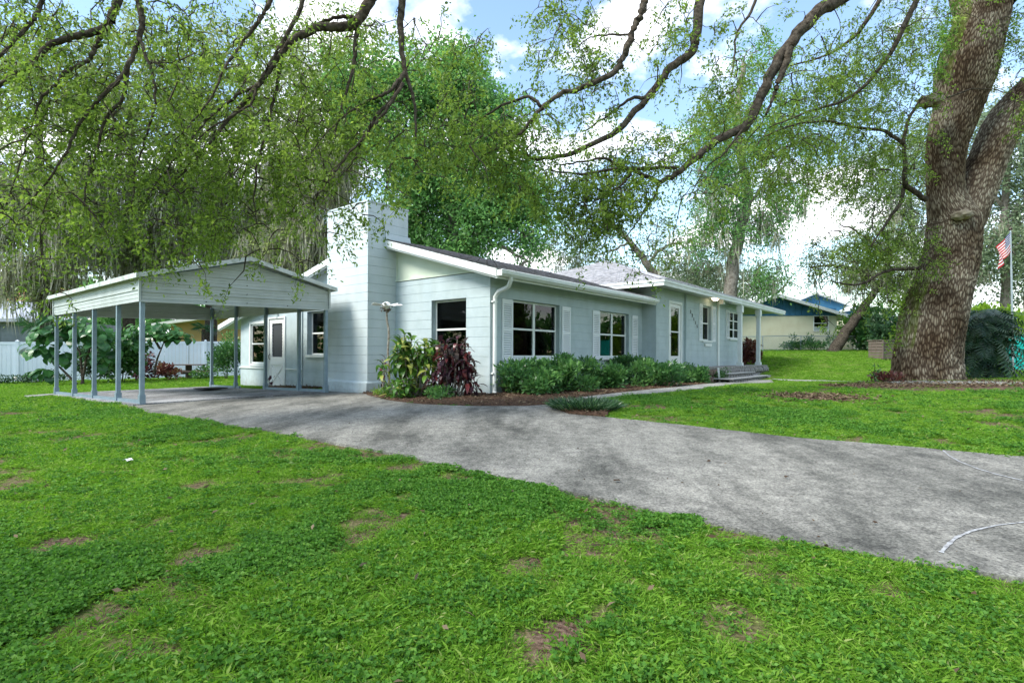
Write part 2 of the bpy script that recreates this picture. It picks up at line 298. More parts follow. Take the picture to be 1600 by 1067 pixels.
PATCH = [(c, r) for c, r in [(gp(1280, 622), .85), (gp(1250, 618), .5), (gp(1440, 606), 1.9), (gp(1370, 604), 1.2), (gp(1540, 606), 1.5), (gp(1470, 607), 1.5), (gp(630, 778), .14), (gp(320, 868), .22), (gp(590, 935), .12),
         (gp(850, 1010), .22), (gp(1390, 925), .14), (gp(940, 955), .12), (gp(110, 850), .2), (gp(1240, 605), .3), (gp(830, 880), .14), (gp(60, 1000), .10), (gp(245, 625), .3)]]
def bare(x, y):
    x = np.asarray(x, float); y = np.asarray(y, float)
    n = fbm(x, y, 2.3, 5); v = np.clip((n - .555) / .09, 0, 1) * .9 * (y < 12)
    for c, r in PATCH:
        d = np.hypot(x - c.x, (y - c.y)) / r + (fbm(x, y, 5 / max(r, .3), 9) - .5) * 1.3
        v = np.maximum(v, np.clip((1.05 - d) / .3, 0, 1))
    return v
def axis(a, b, lo, hi, fine, coarse):
    out = [a]
    while out[-1] < b:
        x = out[-1]; k = 0 if lo <= x <= hi else min(1, max(lo - x, x - hi) / 20)
        out.append(x + fine + (coarse - fine) * k)
    return out
xs = axis(-260, 260, -12, 16, .2, 12); ys = axis(-60, 400, 0, 24, .2, 12)
GX, GY = np.meshgrid(xs, ys); Vg = np.array([(x, y, g(x, y)) for x, y in zip(GX.ravel(), GY.ravel())])
nx = len(xs); I = np.arange((len(ys) - 1) * nx).reshape(-1, nx)[:, :-1].ravel()
me = np_mesh('ground', Vg, np.stack([I, I + 1, I + nx + 1, I + nx], 1), smooth=True)
a_ = me.attributes.new('bare', 'FLOAT', 'POINT'); a_.data.foreach_set('value', bare(Vg[:, 0], Vg[:, 1]).astype(np.float32))
tag(link('lawn_ground', me, M['lawn']), kind='structure')

def inpoly(x, y, P):
    x = np.asarray(x); y = np.asarray(y); c = np.zeros(x.shape, bool); j = len(P) - 1
    for i in range(len(P)):
        xi, yi, xj, yj = P[i][0], P[i][1], P[j][0], P[j][1]
        with np.errstate(divide='ignore', invalid='ignore'):
            t = ((yi > y) != (yj > y)) & (x < (xj - xi) * (y - yi) / (yj - yi + 1e-12) + xi)
        c ^= t; j = i
    return c
def sheet(name, poly, mt, off, step=.4, skirt=.1, jitter=0, parent=None):
    bm = bmesh.new(); vs = [bm.verts.new((p[0], p[1], 0)) for p in poly]; f = bm.faces.new(vs)
    x0, x1 = min(p[0] for p in poly), max(p[0] for p in poly); y0, y1 = min(p[1] for p in poly), max(p[1] for p in poly)
    for k in range(int((x1 - x0) / step)): bmesh.ops.bisect_plane(bm, geom=bm.verts[:] + bm.edges[:] + bm.faces[:], plane_co=(x0 + step * (k + 1), 0, 0), plane_no=(1, 0, 0))
    for k in range(int((y1 - y0) / step)): bmesh.ops.bisect_plane(bm, geom=bm.verts[:] + bm.edges[:] + bm.faces[:], plane_co=(0, y0 + step * (k + 1), 0), plane_no=(0, 1, 0))
    for v in bm.verts: v.co.z = g(v.co.x, v.co.y) + off + (random.random() * jitter if not v.is_boundary else 0)
    be = [e for e in bm.edges if e.is_boundary]; r = bmesh.ops.extrude_edge_only(bm, edges=be)
    for v in r['geom']:
        if isinstance(v, bmesh.types.BMVert): v.co.z -= skirt
    bmesh.ops.recalc_face_normals(bm, faces=bm.faces[:])
    me = bpy.data.meshes.new(name); bm.to_mesh(me); bm.free()
    return tag(link(name, me, mt, parent), kind='structure')
def wig(P, amp=.015, step=.25):  # slightly ragged outline
    out = []
    for i in range(len(P)):
        a, b = Vector(P[i][:2]), Vector(P[(i + 1) % len(P)][:2]); n = max(1, int((b - a).length / step)); nr = Vector((-(b - a).y, (b - a).x)).normalized()
        for k in range(n): out.append(a + (b - a) * k / n + nr * random.uniform(-amp, amp) * (k > 0))
    return out
P1 = Vector((-6.61, 9.74, 0)); CW, CL = 3.66, 6.16
def cpw(a, b): return P1 + AV * a + BV * b
near_edge = [gp(*p) for p in [(228, 646), (400, 673), (600, 709), (800, 753), (1000, 798), (1200, 843), (1400, 882), (1600, 913)]]
dr = (near_edge[-1] - near_edge[-3]).normalized()
far_edge = [gp(*p) for p in [(1600, 718), (1420, 702), (1250, 688), (1100, 671), (1000, 660), (940, 654), (890, 650), (872, 643), (866, 634)]]
fr_ = (far_edge[0] - far_edge[2]).normalized()
drive = near_edge + [near_edge[-1] + dr * 14, far_edge[0] + fr_ * 14] + far_edge + [gp(820, 637), gp(740, 637), gp(660, 634), gp(610, 628), gp(585, 622)]
drive += [loc2w(-.84, 3.0), loc2w(-.8, 4.7), loc2w(-.95, 6.2), loc2w(-.95, 10.6), cpw(CW + .2, CL + 1.0), cpw(CW * .3, CL + .45), cpw(-.12, CL + .2), cpw(-.12, 3), cpw(-.12, -.05)]
cslab = [cpw(-.14, -.02), cpw(CW + .05, -.02), cpw(CW + .05, CL + .6), cpw(CW * .3, CL + .5), cpw(-.14, CL + .22)]
DRIVE = wig(drive); CSLAB = cslab
sheet('driveway', DRIVE, M['drive'], .03)
sheet('carport_slab', CSLAB, M['slab'], .05, skirt=.07)
path1 = [gp(866, 634), gp(900, 625.5), gp(1000, 613), gp(1060, 607), gp(1105, 602), gp(1130, 597), gp(1160, 595.6), gp(1205, 595.2), gp(1210, 599.5), gp(1165, 601), (gp(1140, 604)), gp(1100, 609.5), gp(1050, 615), gp(1000, 619.5), gp(960, 624), gp(925, 629), gp(900, 638), gp(872, 643)]
PATH1 = wig(path1, .01)
sheet('path', PATH1, M['path'], .045)
p2a = [gp(u, v) for u, v in [(1212, 595.7), (1300, 597.5), (1400, 600), (1500, 601.5), (1620, 602.5)]]
PATH2 = [p - Vector((0, .0, 0)) for p in p2a] + [p + Vector((.25, .8, 0)) for p in reversed(p2a)]
PATH2 = wig(PATH2, .01, .8); sheet('path', PATH2, M['path'], .045, step=.6)
strip = [gp(38, 621), gp(84, 617.5), gp(90, 619), gp(45, 623)]
sheet('path', strip, M['path'], .05, step=.3)
BED = wig([loc2w(-.05, 4.6)] and [loc2w(-.05, 2.9), loc2w(-.9, 3.05), gp(585, 622), gp(610, 628), gp(660, 634), gp(740, 637), gp(820, 637), gp(866, 634), gp(900, 625.5), gp(1000, 613), gp(1060, 607), gp(1105, 602), loc2w(10.9, -.5), loc2w(6.95, -.5), loc2w(6.9, -.05), loc2w(0, -.05)], .03)
sheet('mulch_bed', BED, M['mulch'], .035, step=.15, jitter=.04)
BED2 = wig([gp(872, 643), gp(885, 630), gp(930, 628), gp(955, 640), gp(950, 654), gp(890, 650)], .02)
sheet('mulch_bed', BED2, M['mulch'], .05, step=.12, jitter=.03)
BED3 = [loc2w(-.75, 6.0), loc2w(-.02, 6.0), loc2w(-.02, 8.0), loc2w(-.7, 8.0)]
sheet('mulch_bed', BED3, M['mulch'], .05, step=.12, jitter=.03)
# chalk arcs on the driveway
def ribbon(name, px, w0, w1, off, mt):
    P = [gp(*p) for p in px]; V = []; n = 0
    Q = []
    for i in range(len(P) - 1):
        for k in range(6): Q.append(P[i].lerp(P[i + 1], k / 6))
    Q.append(P[-1])
    for i, p in enumerate(Q):
        d = (Q[min(i + 1, len(Q) - 1)] - Q[max(0, i - 1)]); nn = Vector((-d.y, d.x, 0)).normalized(); t = i / (len(Q) - 1); w = (w0 + (w1 - w0) * t) * random.uniform(.7, 1.3)
        for s in (-1, 1): q = p + nn * w * s; V.append((q.x, q.y, g(q.x, q.y) + off))
    return link(name, np_mesh(name, V, np.array([(2 * i, 2 * i + 1, 2 * i + 3, 2 * i + 2) for i in range(len(Q) - 1)])), mt)
tag(ribbon('chalk_arc', [(1474, 709), (1483, 717), (1500, 727), (1530, 739), (1560, 748), (1605, 759), (1660, 766)], .007, .010, .034, M['chalk']), 'white chalk arc on the driveway near the far lawn edge', 'chalk line', kind='structure')
tag(ribbon('chalk_arc', [(1472, 873), (1480, 863), (1495, 849), (1520, 838), (1560, 829), (1605, 824), (1660, 822)], .011, .004, .034, M['chalk']), 'white chalk arc on the driveway near the front lawn edge', 'chalk line', kind='structure')

# ------------------------------------------------------------------ foliage helpers
def leaves(name, P, D, Ln, Wd, mt, parent=None, fold=.25, rnd=None, kind=None, droop=0):
    P = np.asarray(P, float); D = np.asarray(D, float); n = len(P); D = D / (np.linalg.norm(D, axis=1, keepdims=True) + 1e-9)
    R = RNG.normal(size=(n, 3)); R[:, 2] += 1.2; S = np.cross(D, R); S /= np.linalg.norm(S, axis=1, keepdims=True) + 1e-9; U = np.cross(S, D)
    Ln = np.broadcast_to(Ln, n)[:, None]; Wd = np.broadcast_to(Wd, n)[:, None]
    V = np.empty((n, 4, 3)); mid = P + D * Ln * .48
    V[:, 0] = P; V[:, 1] = mid + S * Wd / 2 + U * Wd * fold; V[:, 2] = P + D * Ln - np.array([0, 0, 1.]) * Ln * droop; V[:, 3] = mid - S * Wd / 2 + U * Wd * fold
    me = np_mesh(name, V.reshape(-1, 3), np.arange(n * 4).reshape(n, 4), RNG.random(n) if rnd is None else rnd)
    o = link(name, me, mt, parent)
    if kind: o['kind'] = kind
    return o
def crm(pts, k=5):             # Catmull-Rom
    P = [Vector(p) for p in pts]; P = [P[0] * 2 - P[1]] + P + [P[-1] * 2 - P[-2]]; out = []
    for i in range(1, len(P) - 2):
        for j in range(k):
            t = j / k; a, b, c, d = P[i - 1:i + 3]
            out.append(.5 * ((2 * b) + (c - a) * t + (2 * a - 5 * b + 4 * c - d) * t * t + (3 * b - a - 3 * c + d) * t ** 3))
    return out + [P[-2]]
class Tree:
    def __init__(s): s.mb = MB(); s.nodes = []; s.dirs = []; s.sp = []; s.sd = []
    def limb(s, pts, r0, r1, n=7, k=5, jit=.007, sub=True):
        Q = crm(pts, k); m = len(Q)
        Q = [q + Vector([random.gauss(0, jit) for _ in range(3)]) * (0 < i < m - 1) for i, q in enumerate(Q)]
        s.mb.tube(Q, [r0 + (r1 - r0) * i / (m - 1) for i in range(m)], n)
        for i, q in enumerate(Q): s.nodes.append(q); s.dirs.append((Q[min(i + 1, m - 1)] - Q[max(i - 1, 0)]).normalized())
        return Q
    def twigs_along(s, Q, every=.12, ln=(.4, 1.1), start=0, droop=.5, frm=0):
        for i in range(int(len(Q) * frm), len(Q) - 1):
            L = (Q[i + 1] - Q[i]).length; n = L / every; n = int(n) + (random.random() < n % 1); d = (Q[i + 1] - Q[i]).normalized()
            for _ in range(n):
                r = Vector([random.gauss(0, 1) for _ in range(3)]); r = (r - d * r.dot(d)).normalized()
                s.sp.append(Q[i].lerp(Q[i + 1], random.random()) + (d * .6 + r - Vector((0, 0, droop))) * random.uniform(*ln))
    def blob(s, c, rad, n, clump=None):
        c = Vector(c)
        for _ in range(n):
            v = Vector([random.gauss(0, 1) for _ in range(3)]).normalized() * random.random() ** .4
            s.sp.append(c + Vector((v.x * rad[0], v.y * rad[1], v.z * rad[2])))
    def attach(s, r=.006, curve=.12, maxr=.03, cap=7):
        Sp = np.array([tuple(p) for p in s.sp]); Nd = np.array([tuple(p) for p in s.nodes]); buf = np.empty((len(Nd) + len(Sp) * 3, 3)); buf[:len(Nd)] = Nd; cnt = len(Nd)
        dist = np.array([np.min(np.sum((Nd - p) ** 2, 1)) for p in Sp]); order = np.argsort(dist)
        A, D = [], []
        for i in order:
            p = Vector(Sp[i]); dd = np.sum((buf[:cnt] - Sp[i]) ** 2, 1); j = int(np.argmin(dd)); q = Vector(buf[j]); L = math.sqrt(dd[j])
            if L > cap: continue
            if L > .05:
                m1 = q.lerp(p, .35) + Vector([random.gauss(0, 1) * curve * L * .5 for _ in range(3)]) + Vector((0, 0, curve * L)); m2 = q.lerp(p, .7) + Vector([random.gauss(0, 1) * curve * L * .5 for _ in range(3)]) + Vector((0, 0, curve * L * .7))
                rr = min(maxr, r * (1 + 1.6 * L)); s.mb.tube([q, m1, m2, p], [rr, rr * .8, rr * .65, r * .5], 4, False)
                for x in (m1, m2, p): buf[cnt] = x; cnt += 1
                d = (p - m2).normalized()
            else: d = Vector((random.gauss(0, 1), random.gauss(0, 1), -.3)).normalized()
            A.append(tuple(p)); D.append(tuple(d))
        s.A = np.array(A); s.D = np.array(D)
    def foliage(s, name, mt, parent, per=40, length=.5, spread=.14, leaf=(.045, .07), ratio=.42, droop=.7, twigs=2, tr=.0025, rnds=None, flow=(0, 0, 0)):
        A, D = s.A, s.D; n = len(A); Dd = D + np.array([0, 0, -droop]) + np.array(flow) + RNG.normal(size=(n, 3)) * .25; Dd /= np.linalg.norm(Dd, axis=1, keepdims=True)
        # short twigs fanning out of every spray point
        TW, TD, TL = [], [], []
        for k in range(twigs):
            t0 = RNG.random((n, 1)) * .5; dirs = Dd + RNG.normal(size=(n, 3)) * (.15 if k == 0 else .5); dirs /= np.linalg.norm(dirs, axis=1, keepdims=True)
            P0 = A + (Dd * t0 * length if k else 0); L = length * (1 if k == 0 else .6) * RNG.uniform(.6, 1.2, (n, 1)); TW.append(P0); TD.append(dirs); TL.append(L)
        P0 = np.concatenate(TW); DD = np.concatenate(TD); LL = np.concatenate(TL); m = len(P0)
        if tr:
            off = RNG.normal(size=(m, 3)) * tr; s1 = np.cross(DD, [0, 0, 1.0]) + 1e-3; s1 /= np.linalg.norm(s1, axis=1, keepdims=True); s2 = np.cross(DD, s1)
            V = np.empty((m, 4, 3)); V[:, 0] = P0 + s1 * tr; V[:, 1] = P0 - s1 * tr * .5 + s2 * tr * .9; V[:, 2] = P0 - s1 * tr * .5 - s2 * tr * .9; V[:, 3] = P0 + DD * LL
            i4 = np.arange(m)[:, None] * 4; Fc = np.concatenate([i4 + np.array([[0, 1, 3]]), i4 + np.array([[1, 2, 3]]), i4 + np.array([[2, 0, 3]])])
            o = link('twigs', np_mesh('twigs', V.reshape(-1, 3), Fc), M['bark'], parent); o['kind'] = 'stuff'
        per_t = max(1, per // twigs); idx = np.repeat(np.arange(m), per_t); k = len(idx); t = RNG.random((k, 1)) ** .8
        P = P0[idx] + DD[idx] * LL[idx] * t + RNG.normal(size=(k, 3)) * spread * (.4 + t * .6)
        LD = DD[idx] * .7 + RNG.normal(size=(k, 3)) * .75 + np.array([0, 0, -.15]); Ln = RNG.uniform(*leaf, k)
        shade = np.repeat(RNG.random(m), per_t) * .45 + RNG.random(k) * .55 if rnds is None else rnds(P, k)
        o = leaves(name, P, LD, Ln, Ln * ratio, mt, parent, rnd=shade); o['kind'] = 'stuff'; return o
def strands(name, P, Ln, mt, parent, per=14, spread=.10, w=(.010, .03)):
    P = np.asarray(P, float); n = len(P); idx = np.repeat(np.arange(n), per); k = len(idx); Ln = np.broadcast_to(Ln, n)[idx] * RNG.uniform(.3, 1, k)
    Q = P[idx] + RNG.normal(size=(k, 3)) * np.array([spread, spread, spread * .6])
    o = leaves(name, Q, np.stack([RNG.normal(size=k) * .15, RNG.normal(size=k) * .15, -np.ones(k)], 1), Ln, RNG.uniform(*w, k), mt, parent, fold=.1); o['kind'] = 'stuff'; return o
# ------------------------------------------------------------------ the house (local x runs along the front wall, y towards the back)
house = empty('house', (CX, CY, 0), ANG, 'single-storey pale blue-grey block house with a tall pale chimney and grey shingle roof', 'house')
COURSE, BL, Z0 = .2032, .4064, 1.175 - .2032 * 12
BLOCKS = []
def cut(rects, op):            # subtract an opening from rectangles
    out = []
    for (u0, u1, z0, z1) in rects:
        a0, a1, b0, b1 = op[:4]
        if a1 <= u0 or a0 >= u1 or b1 <= z0 or b0 >= z1: out.append((u0, u1, z0, z1)); continue
        if a0 > u0: out.append((u0, a0, z0, z1))
        if a1 < u1: out.append((a1, u1, z0, z1))
        m0, m1 = max(u0, a0), min(u1, a1)
        if b0 > z0: out.append((m0, m1, z0, b0))
        if b1 < z1: out.append((m0, m1, b1, z1))
    return out
def wall(name, fx, u0, u1, z0, z1, ops=(), blocks=True, mt='paint', th=.2, bmt=None, topz=None):
    """fx(u, depth, z) -> local point; depth 0 is the outer face, positive goes into the house"""
    mb = MB()
    def bx(m_, a0, a1, d0, d1, b0, b1): m_.hexa([fx(a0, d0, b0), fx(a1, d0, b0), fx(a1, d1, b0), fx(a0, d1, b0), fx(a0, d0, b1), fx(a1, d0, b1), fx(a1, d1, b1), fx(a0, d1, b1)])
    us = sorted({u0, u1} | {o[0] for o in ops} | {o[1] for o in ops}); zs = sorted({z0, z1} | {o[2] for o in ops} | {o[3] for o in ops})
    for i in range(len(us) - 1):
        for j in range(len(zs) - 1):
            cu, cz_ = (us[i] + us[i + 1]) / 2, (zs[j] + zs[j + 1]) / 2
            if not any(o[0] < cu < o[1] and o[2] < cz_ < o[3] for o in ops): bx(mb, us[i] + (.013 if blocks and i == 0 else 0), us[i + 1] - (.013 if blocks and i == len(us) - 2 else 0), .007, th, zs[j], zs[j + 1])
    w = mb.build(name, M['mortar'] if blocks else M[mt], house)
    if blocks:
        k = 0; z = Z0
        while z < z1:
            off = (k % 2) * BL / 2; u = u0 - off
            while u < u1:
                R = [(max(u, u0), min(u + BL, u1), max(z, z0), min(z + COURSE, z1))]
                if R[0][1] - R[0][0] > .01 and R[0][3] - R[0][2] > .01:
                    for o in ops: R = cut(R, o)
                    for (a0, a1, b0, b1) in R:
                        if a1 - a0 < .012 or b1 - b0 < .02: continue
                        p = house.matrix_world @ Vector(fx((a0 + a1) / 2, 0, (b0 + b1) / 2)) if False else None
                        q = Vector(fx((a0 + a1) / 2, 0, (b0 + b1) / 2)); wp = loc2w(q.x, q.y)
                        BLOCKS.append([(a1 - a0) * (b1 - b0) / (wp.y ** 2), w, fx, (a0, a1, b0, b1), bmt or mt])
                u += BL
            z += COURSE; k += 1
    return w
def front(b): return lambda u, d, z: (u, b + d, z)
def gable(a): return lambda u, d, z: (a + d, u, z)
# openings: (u0, u1, z0, z1)
W1 = (.73, 2.50, -.06, 1.175); W2 = (4.39, 6.05, -.06, 1.175)
wall('front_wall', front(0), 0, 6.9, -1.15, 1.74, [W1, W2])
G1 = (.67, 1.74, -.10, 1.19); G2 = (5.95, 6.90, -.03, 1.18)
wall('gable_wall', gable(0), 0, 3.0, -1.15, 1.70, [G1])
wall('gable_wall', gable(0), 5.85, 7.10, -1.4, 1.60, [G2])
G3 = (9.22, 10.16, -.32, .93); DO = (8.0, 9.02, -1.03, 1.10)
wall('porch_wall', gable(-.04), 7.12, 10.9, -.44, 1.25, [G3, DO], blocks=False, mt='paint')
wall('porch_wall_base', gable(0), 7.10, 8.0, -1.5, -.445); wall('porch_wall_base', gable(0), 9.02, 10.86, -1.5, -.445)
D1 = (7.80, 8.86, -.42, 1.70); W3 = (10.66, 11.55, .54, 1.75); W4 = (13.56, 14.90, .68, 1.73)
wall('entry_wall', front(-.45), 6.9, 15.02, -1.15, 2.02, [D1, W3, W4])
wall('entry_side_wall', gable(6.9), -.44, .0, -1.15, 2.02, [], th=.15)
mbw = MB(); mbw.box(6.95, 7.1, 0, 2.2, 1.2, 2.04); mbw.box(14.8, 15.0, -.44, 6.5, -1.1, 2.02); mbw.box(.01, .2, 10.88, 10.9, -1.5, 1.1); mbw.box(.2, 15, 7.9, 8.1, -1.2, 1.2) if False else None
mbw.box(0, 14.8, 10.75, 10.9, -1.5, 1.05); mbw.box(14.6, 14.8, 6, 10.7, -1.2, 1.2); mbw.build('rear_wall', M['paint'], house)
# gable panels above the blocks: cream in front of the chimney, painted behind
def roofz(b): return 1.80 + .29 * b if b < 3.71 else 1.80 + .29 * 3.71 - .234 * (b - 3.71)
MB().prism([(.03, .01, 1.72), (.03, 3.0, 1.72), (.03, 3.0, roofz(3.0) - .16), (.03, .12, 1.73)], (.12, 0, 0)).build('gable_panel', M['cream'], house)
MB().bar((-.005, .35, 1.725), (-.005, 3.0, 1.725), .03, .03).bar((.02, 2.98, 1.74), (.02, 2.98, roofz(3) - .17), .03, .03).build('panel_batten', M['cream'], house)
MB().prism([(.02, 5.85, 1.60), (.02, 7.12, 1.60), (.02, 7.12, roofz(7.12) - .14), (.02, 5.85, roofz(5.85) - .14)], (.12, 0, 0)).build('gable_panel', M['paint'], house)
MB().prism([(-.03, 7.12, 1.2), (-.03, 10.9, .95), (-.03, 10.9, roofz(10.9) - .12), (-.03, 7.12, roofz(7.12) - .14)], (.12, 0, 0)).build('gable_panel', M['paint'], house)
for y0_, y1_ in ((7.1, 7.98), (9.04, 10.92)): MB().box(-.07, -.03, y0_, y1_, -.47, -.43).build('base_ledge', M['trim'], house)
# chimney
ch = MB(); ch.box(-.79, .35, 3.0, 4.61, -1.4, 3.44)
chim = ch.build('chimney', M['chimney'], house)
zz = -.63 ; k = 0
while zz < 3.44:
    z1_ = min(zz + COURSE, 3.46); off = (k % 2) * BL / 2
    u = 2.99 - off
    while u < 4.62:
        a0, a1 = max(u, 2.99), min(u + BL, 4.62)
        if a1 - a0 > .02: BLOCKS.append([(a1 - a0) * COURSE / 170, chim, lambda q, d, z: (-.80 + d, q, z), (a0, a1, zz, z1_), 'chimney'])
        u += BL
    u = -.80 - (BL / 2 - off)
    while u < .36:
        a0, a1 = max(u, -.80), min(u + BL, .36)
        if a1 - a0 > .02: BLOCKS.append([(a1 - a0) * COURSE / (165 if a0 < 0 else 500), chim, lambda q, d, z: (q, 2.985 + d, z), (a0, a1, zz, z1_), 'chimney'])
        u += BL
    zz += COURSE; k += 1
fl = MB(); s0 = -.63; fl.box(-.85, -.1, 2.95, 4.66, -1.45, s0 - .03)
fl.hexa([(-.85, 2.95, s0 - .03), (0, 2.95, s0 - .03), (0, 4.66, s0 - .03), (-.85, 4.66, s0 - .03), (-.79, 2.99, s0 + .02), (0, 2.99, s0 + .02), (0, 4.62, s0 + .02), (-.79, 4.62, s0 + .02)]); fl.build('base_plinth', M['chimney'], chim)
cp = MB(); cp.box(-.81, .37, 2.97, 4.63, 3.455, 3.49)
cp.tube([(-.3, 3.8, 3.49), (-.3, 3.8, 3.53), (-.3, 3.8, 3.55)], [.33, .30, .18], 14); cp.build('cap', M['chimney'], chim)
MB().hexa([(-.35, 2.90, 2.66), (.38, 2.90, 2.66), (.38, 2.985, 2.66), (-.35, 2.985, 2.66), (-.35, 2.93, 2.80), (.38, 2.93, 2.80), (.38, 2.985, 2.82), (-.35, 2.985, 2.82)]).build('flashing', M['chimney'], chim)
# the blocks: the 300 largest as objects, the rest joined per wall
BLOCKS.sort(key=lambda q: -q[0])
def blockgeo(mb, fx, r):
    a0, a1, b0, b1 = r; gj = .0035 if a1 - a0 > .05 else 0; j = random.uniform(-.0007, .0007)
    P = [fx(a0 + .0001, .012, b0), fx(a1 - .0001, .012, b0), fx(a1 - .0001, .012, b1), fx(a0 + .0001, .012, b1),
         fx(a0 + .0002, j, b0 + gj), fx(a1 - .0002, j, b0 + gj), fx(a1 - .0002, j, b1 - gj), fx(a0 + .0002, j, b1 - gj)]
    mb.add(P, [(4, 5, 6, 7), (0, 1, 5, 4), (1, 2, 6, 5), (2, 3, 7, 6), (3, 0, 4, 7)])
rest = {}
for i, (a, w, fx, r, mt) in enumerate(BLOCKS):
    if i < 300: mb = MB(); blockgeo(mb, fx, r); mb.build('block', M[mt], w)
    else: blockgeo(rest.setdefault(w.name, (MB(), w, mt))[0], fx, r)
for mb, w, mt in rest.values(): tag(mb.build('blocks', M[mt], w), kind='stuff')

# windows --------------------------------------------------------------
def window(fx, o, mull=True, blind=0, sill=True, deep=.10, rails=(.5,), name='window', curtain=None, frame=.04):
    u0, u1, z0, z1 = o; mb = MB()
    def bx(m_, a0, a1, d0, d1, b0, b1): m_.hexa([fx(a0, d0, b0), fx(a1, d0, b0), fx(a1, d1, b0), fx(a0, d1, b0), fx(a0, d0, b1), fx(a1, d0, b1), fx(a1, d1, b1), fx(a0, d1, b1)])
    f = frame; e = .003
    bx(mb, u0 + e, u1 - e, deep, deep + .05, z1 - f, z1 - e); bx(mb, u0 + e, u1 - e, deep, deep + .05, z0 + e, z0 + f)
    bx(mb, u0 + e, u0 + f, deep, deep + .05, z0 + f, z1 - f); bx(mb, u1 - f, u1 - e, deep, deep + .05, z0 + f, z1 - f)
    if mull: um = (u0 + u1) / 2; bx(mb, um - .035, um + .035, deep - .004, deep + .05, z0 + f, z1 - f)
    cols = [(u0 + f, (u0 + u1) / 2 - .035), ((u0 + u1) / 2 + .035, u1 - f)] if mull else [(u0 + f, u1 - f)]
    zs = [z0 + f] + [z0 + (z1 - z0) * r for r in rails] + [z1 - f]
    for a0, a1 in cols:
        for r in rails: zz = z0 + (z1 - z0) * r; bx(mb, a0, a1, deep - .01, deep + .045, zz - .02, zz + .02)
    fr_ = mb.build(name, M['trim'], house)
    for a0, a1 in cols:
        for b0, b1 in zip(zs[:-1], zs[1:]):
            p = MB(); bx(p, a0 + .001, a1 - .001, deep + .020, deep + .026, b0 + (0 if b0 == zs[0] else .02), b1 - (0 if b1 == zs[-1] else .02)); p.build('pane', M['glass'], fr_)
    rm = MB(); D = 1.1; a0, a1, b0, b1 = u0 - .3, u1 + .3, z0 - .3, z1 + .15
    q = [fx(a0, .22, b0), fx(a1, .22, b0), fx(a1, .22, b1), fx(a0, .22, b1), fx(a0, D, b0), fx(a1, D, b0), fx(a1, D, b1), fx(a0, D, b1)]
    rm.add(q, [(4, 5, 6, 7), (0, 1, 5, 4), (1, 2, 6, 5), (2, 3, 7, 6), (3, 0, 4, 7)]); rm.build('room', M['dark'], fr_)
    if blind:
        bl = MB(); zb = z1 - .05
        while zb > z1 - blind: bl.hexa([fx(u0 + .06, deep + .09, zb), fx(u1 - .06, deep + .09, zb), fx(u1 - .06, deep + .115, zb + .012), fx(u0 + .06, deep + .115, zb + .012), fx(u0 + .06, deep + .09, zb + .003), fx(u1 - .06, deep + .09, zb + .003), fx(u1 - .06, deep + .115, zb + .015), fx(u0 + .06, deep + .115, zb + .015)]); zb -= .022
        bx(bl, u0 + .06, u1 - .06, deep + .085, deep + .12, zb - .02, zb); tag(bl.build('blind', M['blind'], fr_), kind='stuff')
        c = MB(); bx(c, u0 + .16, u0 + .166, deep + .075, deep + .08, z0 + .3, z1 - .06); c.build('blind_cord', M['white'], fr_)
    if curtain:
        c = MB(); n = 14
        for i in range(n):
            ua, ub = u0 + .05 + (u1 - u0 - .1) * i / n, u0 + .05 + (u1 - u0 - .1) * (i + 1) / n; d0, d1 = .17 + .02 * (i % 2), .17 + .02 * ((i + 1) % 2)
            c.add([fx(ua, deep + d0 - .13, z0 + .04), fx(ub, deep + d1 - .13, z0 + .04), fx(ub, deep + d1 - .13, z1 - .04), fx(ua, deep + d0 - .13, z1 - .04)], [(0, 1, 2, 3)])
        c.build('curtain', M[curtain], fr_)
    if sill:
        s = MB(); s.hexa([fx(u0 - .03, -.05, z0 - .07), fx(u1 + .03, -.05, z0 - .07), fx(u1 + .03, deep + .02, z0 - .07), fx(u0 - .03, deep + .02, z0 - .07), fx(u0 - .03, -.05, z0 - .012), fx(u1 + .03, -.05, z0 - .012), fx(u1 + .03, deep + .02, z0 + .002), fx(u0 - .03, deep + .02, z0 + .002)]); s.build('sill', M['trim'], fr_)
    return fr_
window(front(0), W1, True, .16); window(front(0), W2, True, .14)
gw = window(gable(0), G1, False, .30, deep=.12)
# what shows behind the gable window: a pale picture and a round-backed chair
MB().box(.75, .77, 1.15, 1.55, -.0, .30).build('inner_picture', M['blind'], gw)
window(gable(0), G2, False, .12, deep=.14)
g3 = window(gable(-.04), G3, False, 0, False, deep=.01, frame=.05)
MB().box(-.07, -.04, 9.14, 10.24, .93, 1.01).box(-.07, -.04, 9.14, 10.24, -.40, -.32).box(-.07, -.04, 9.14, 9.22, -.32, .93).box(-.07, -.04, 10.16, 10.24, -.32, .93).build('casing', M['trim'], g3)
window(front(-.45), W3, False, 0, deep=.10)
w4 = window(front(-.45), W4, True, 0, deep=.04, rails=(.33, .66), curtain='purple')
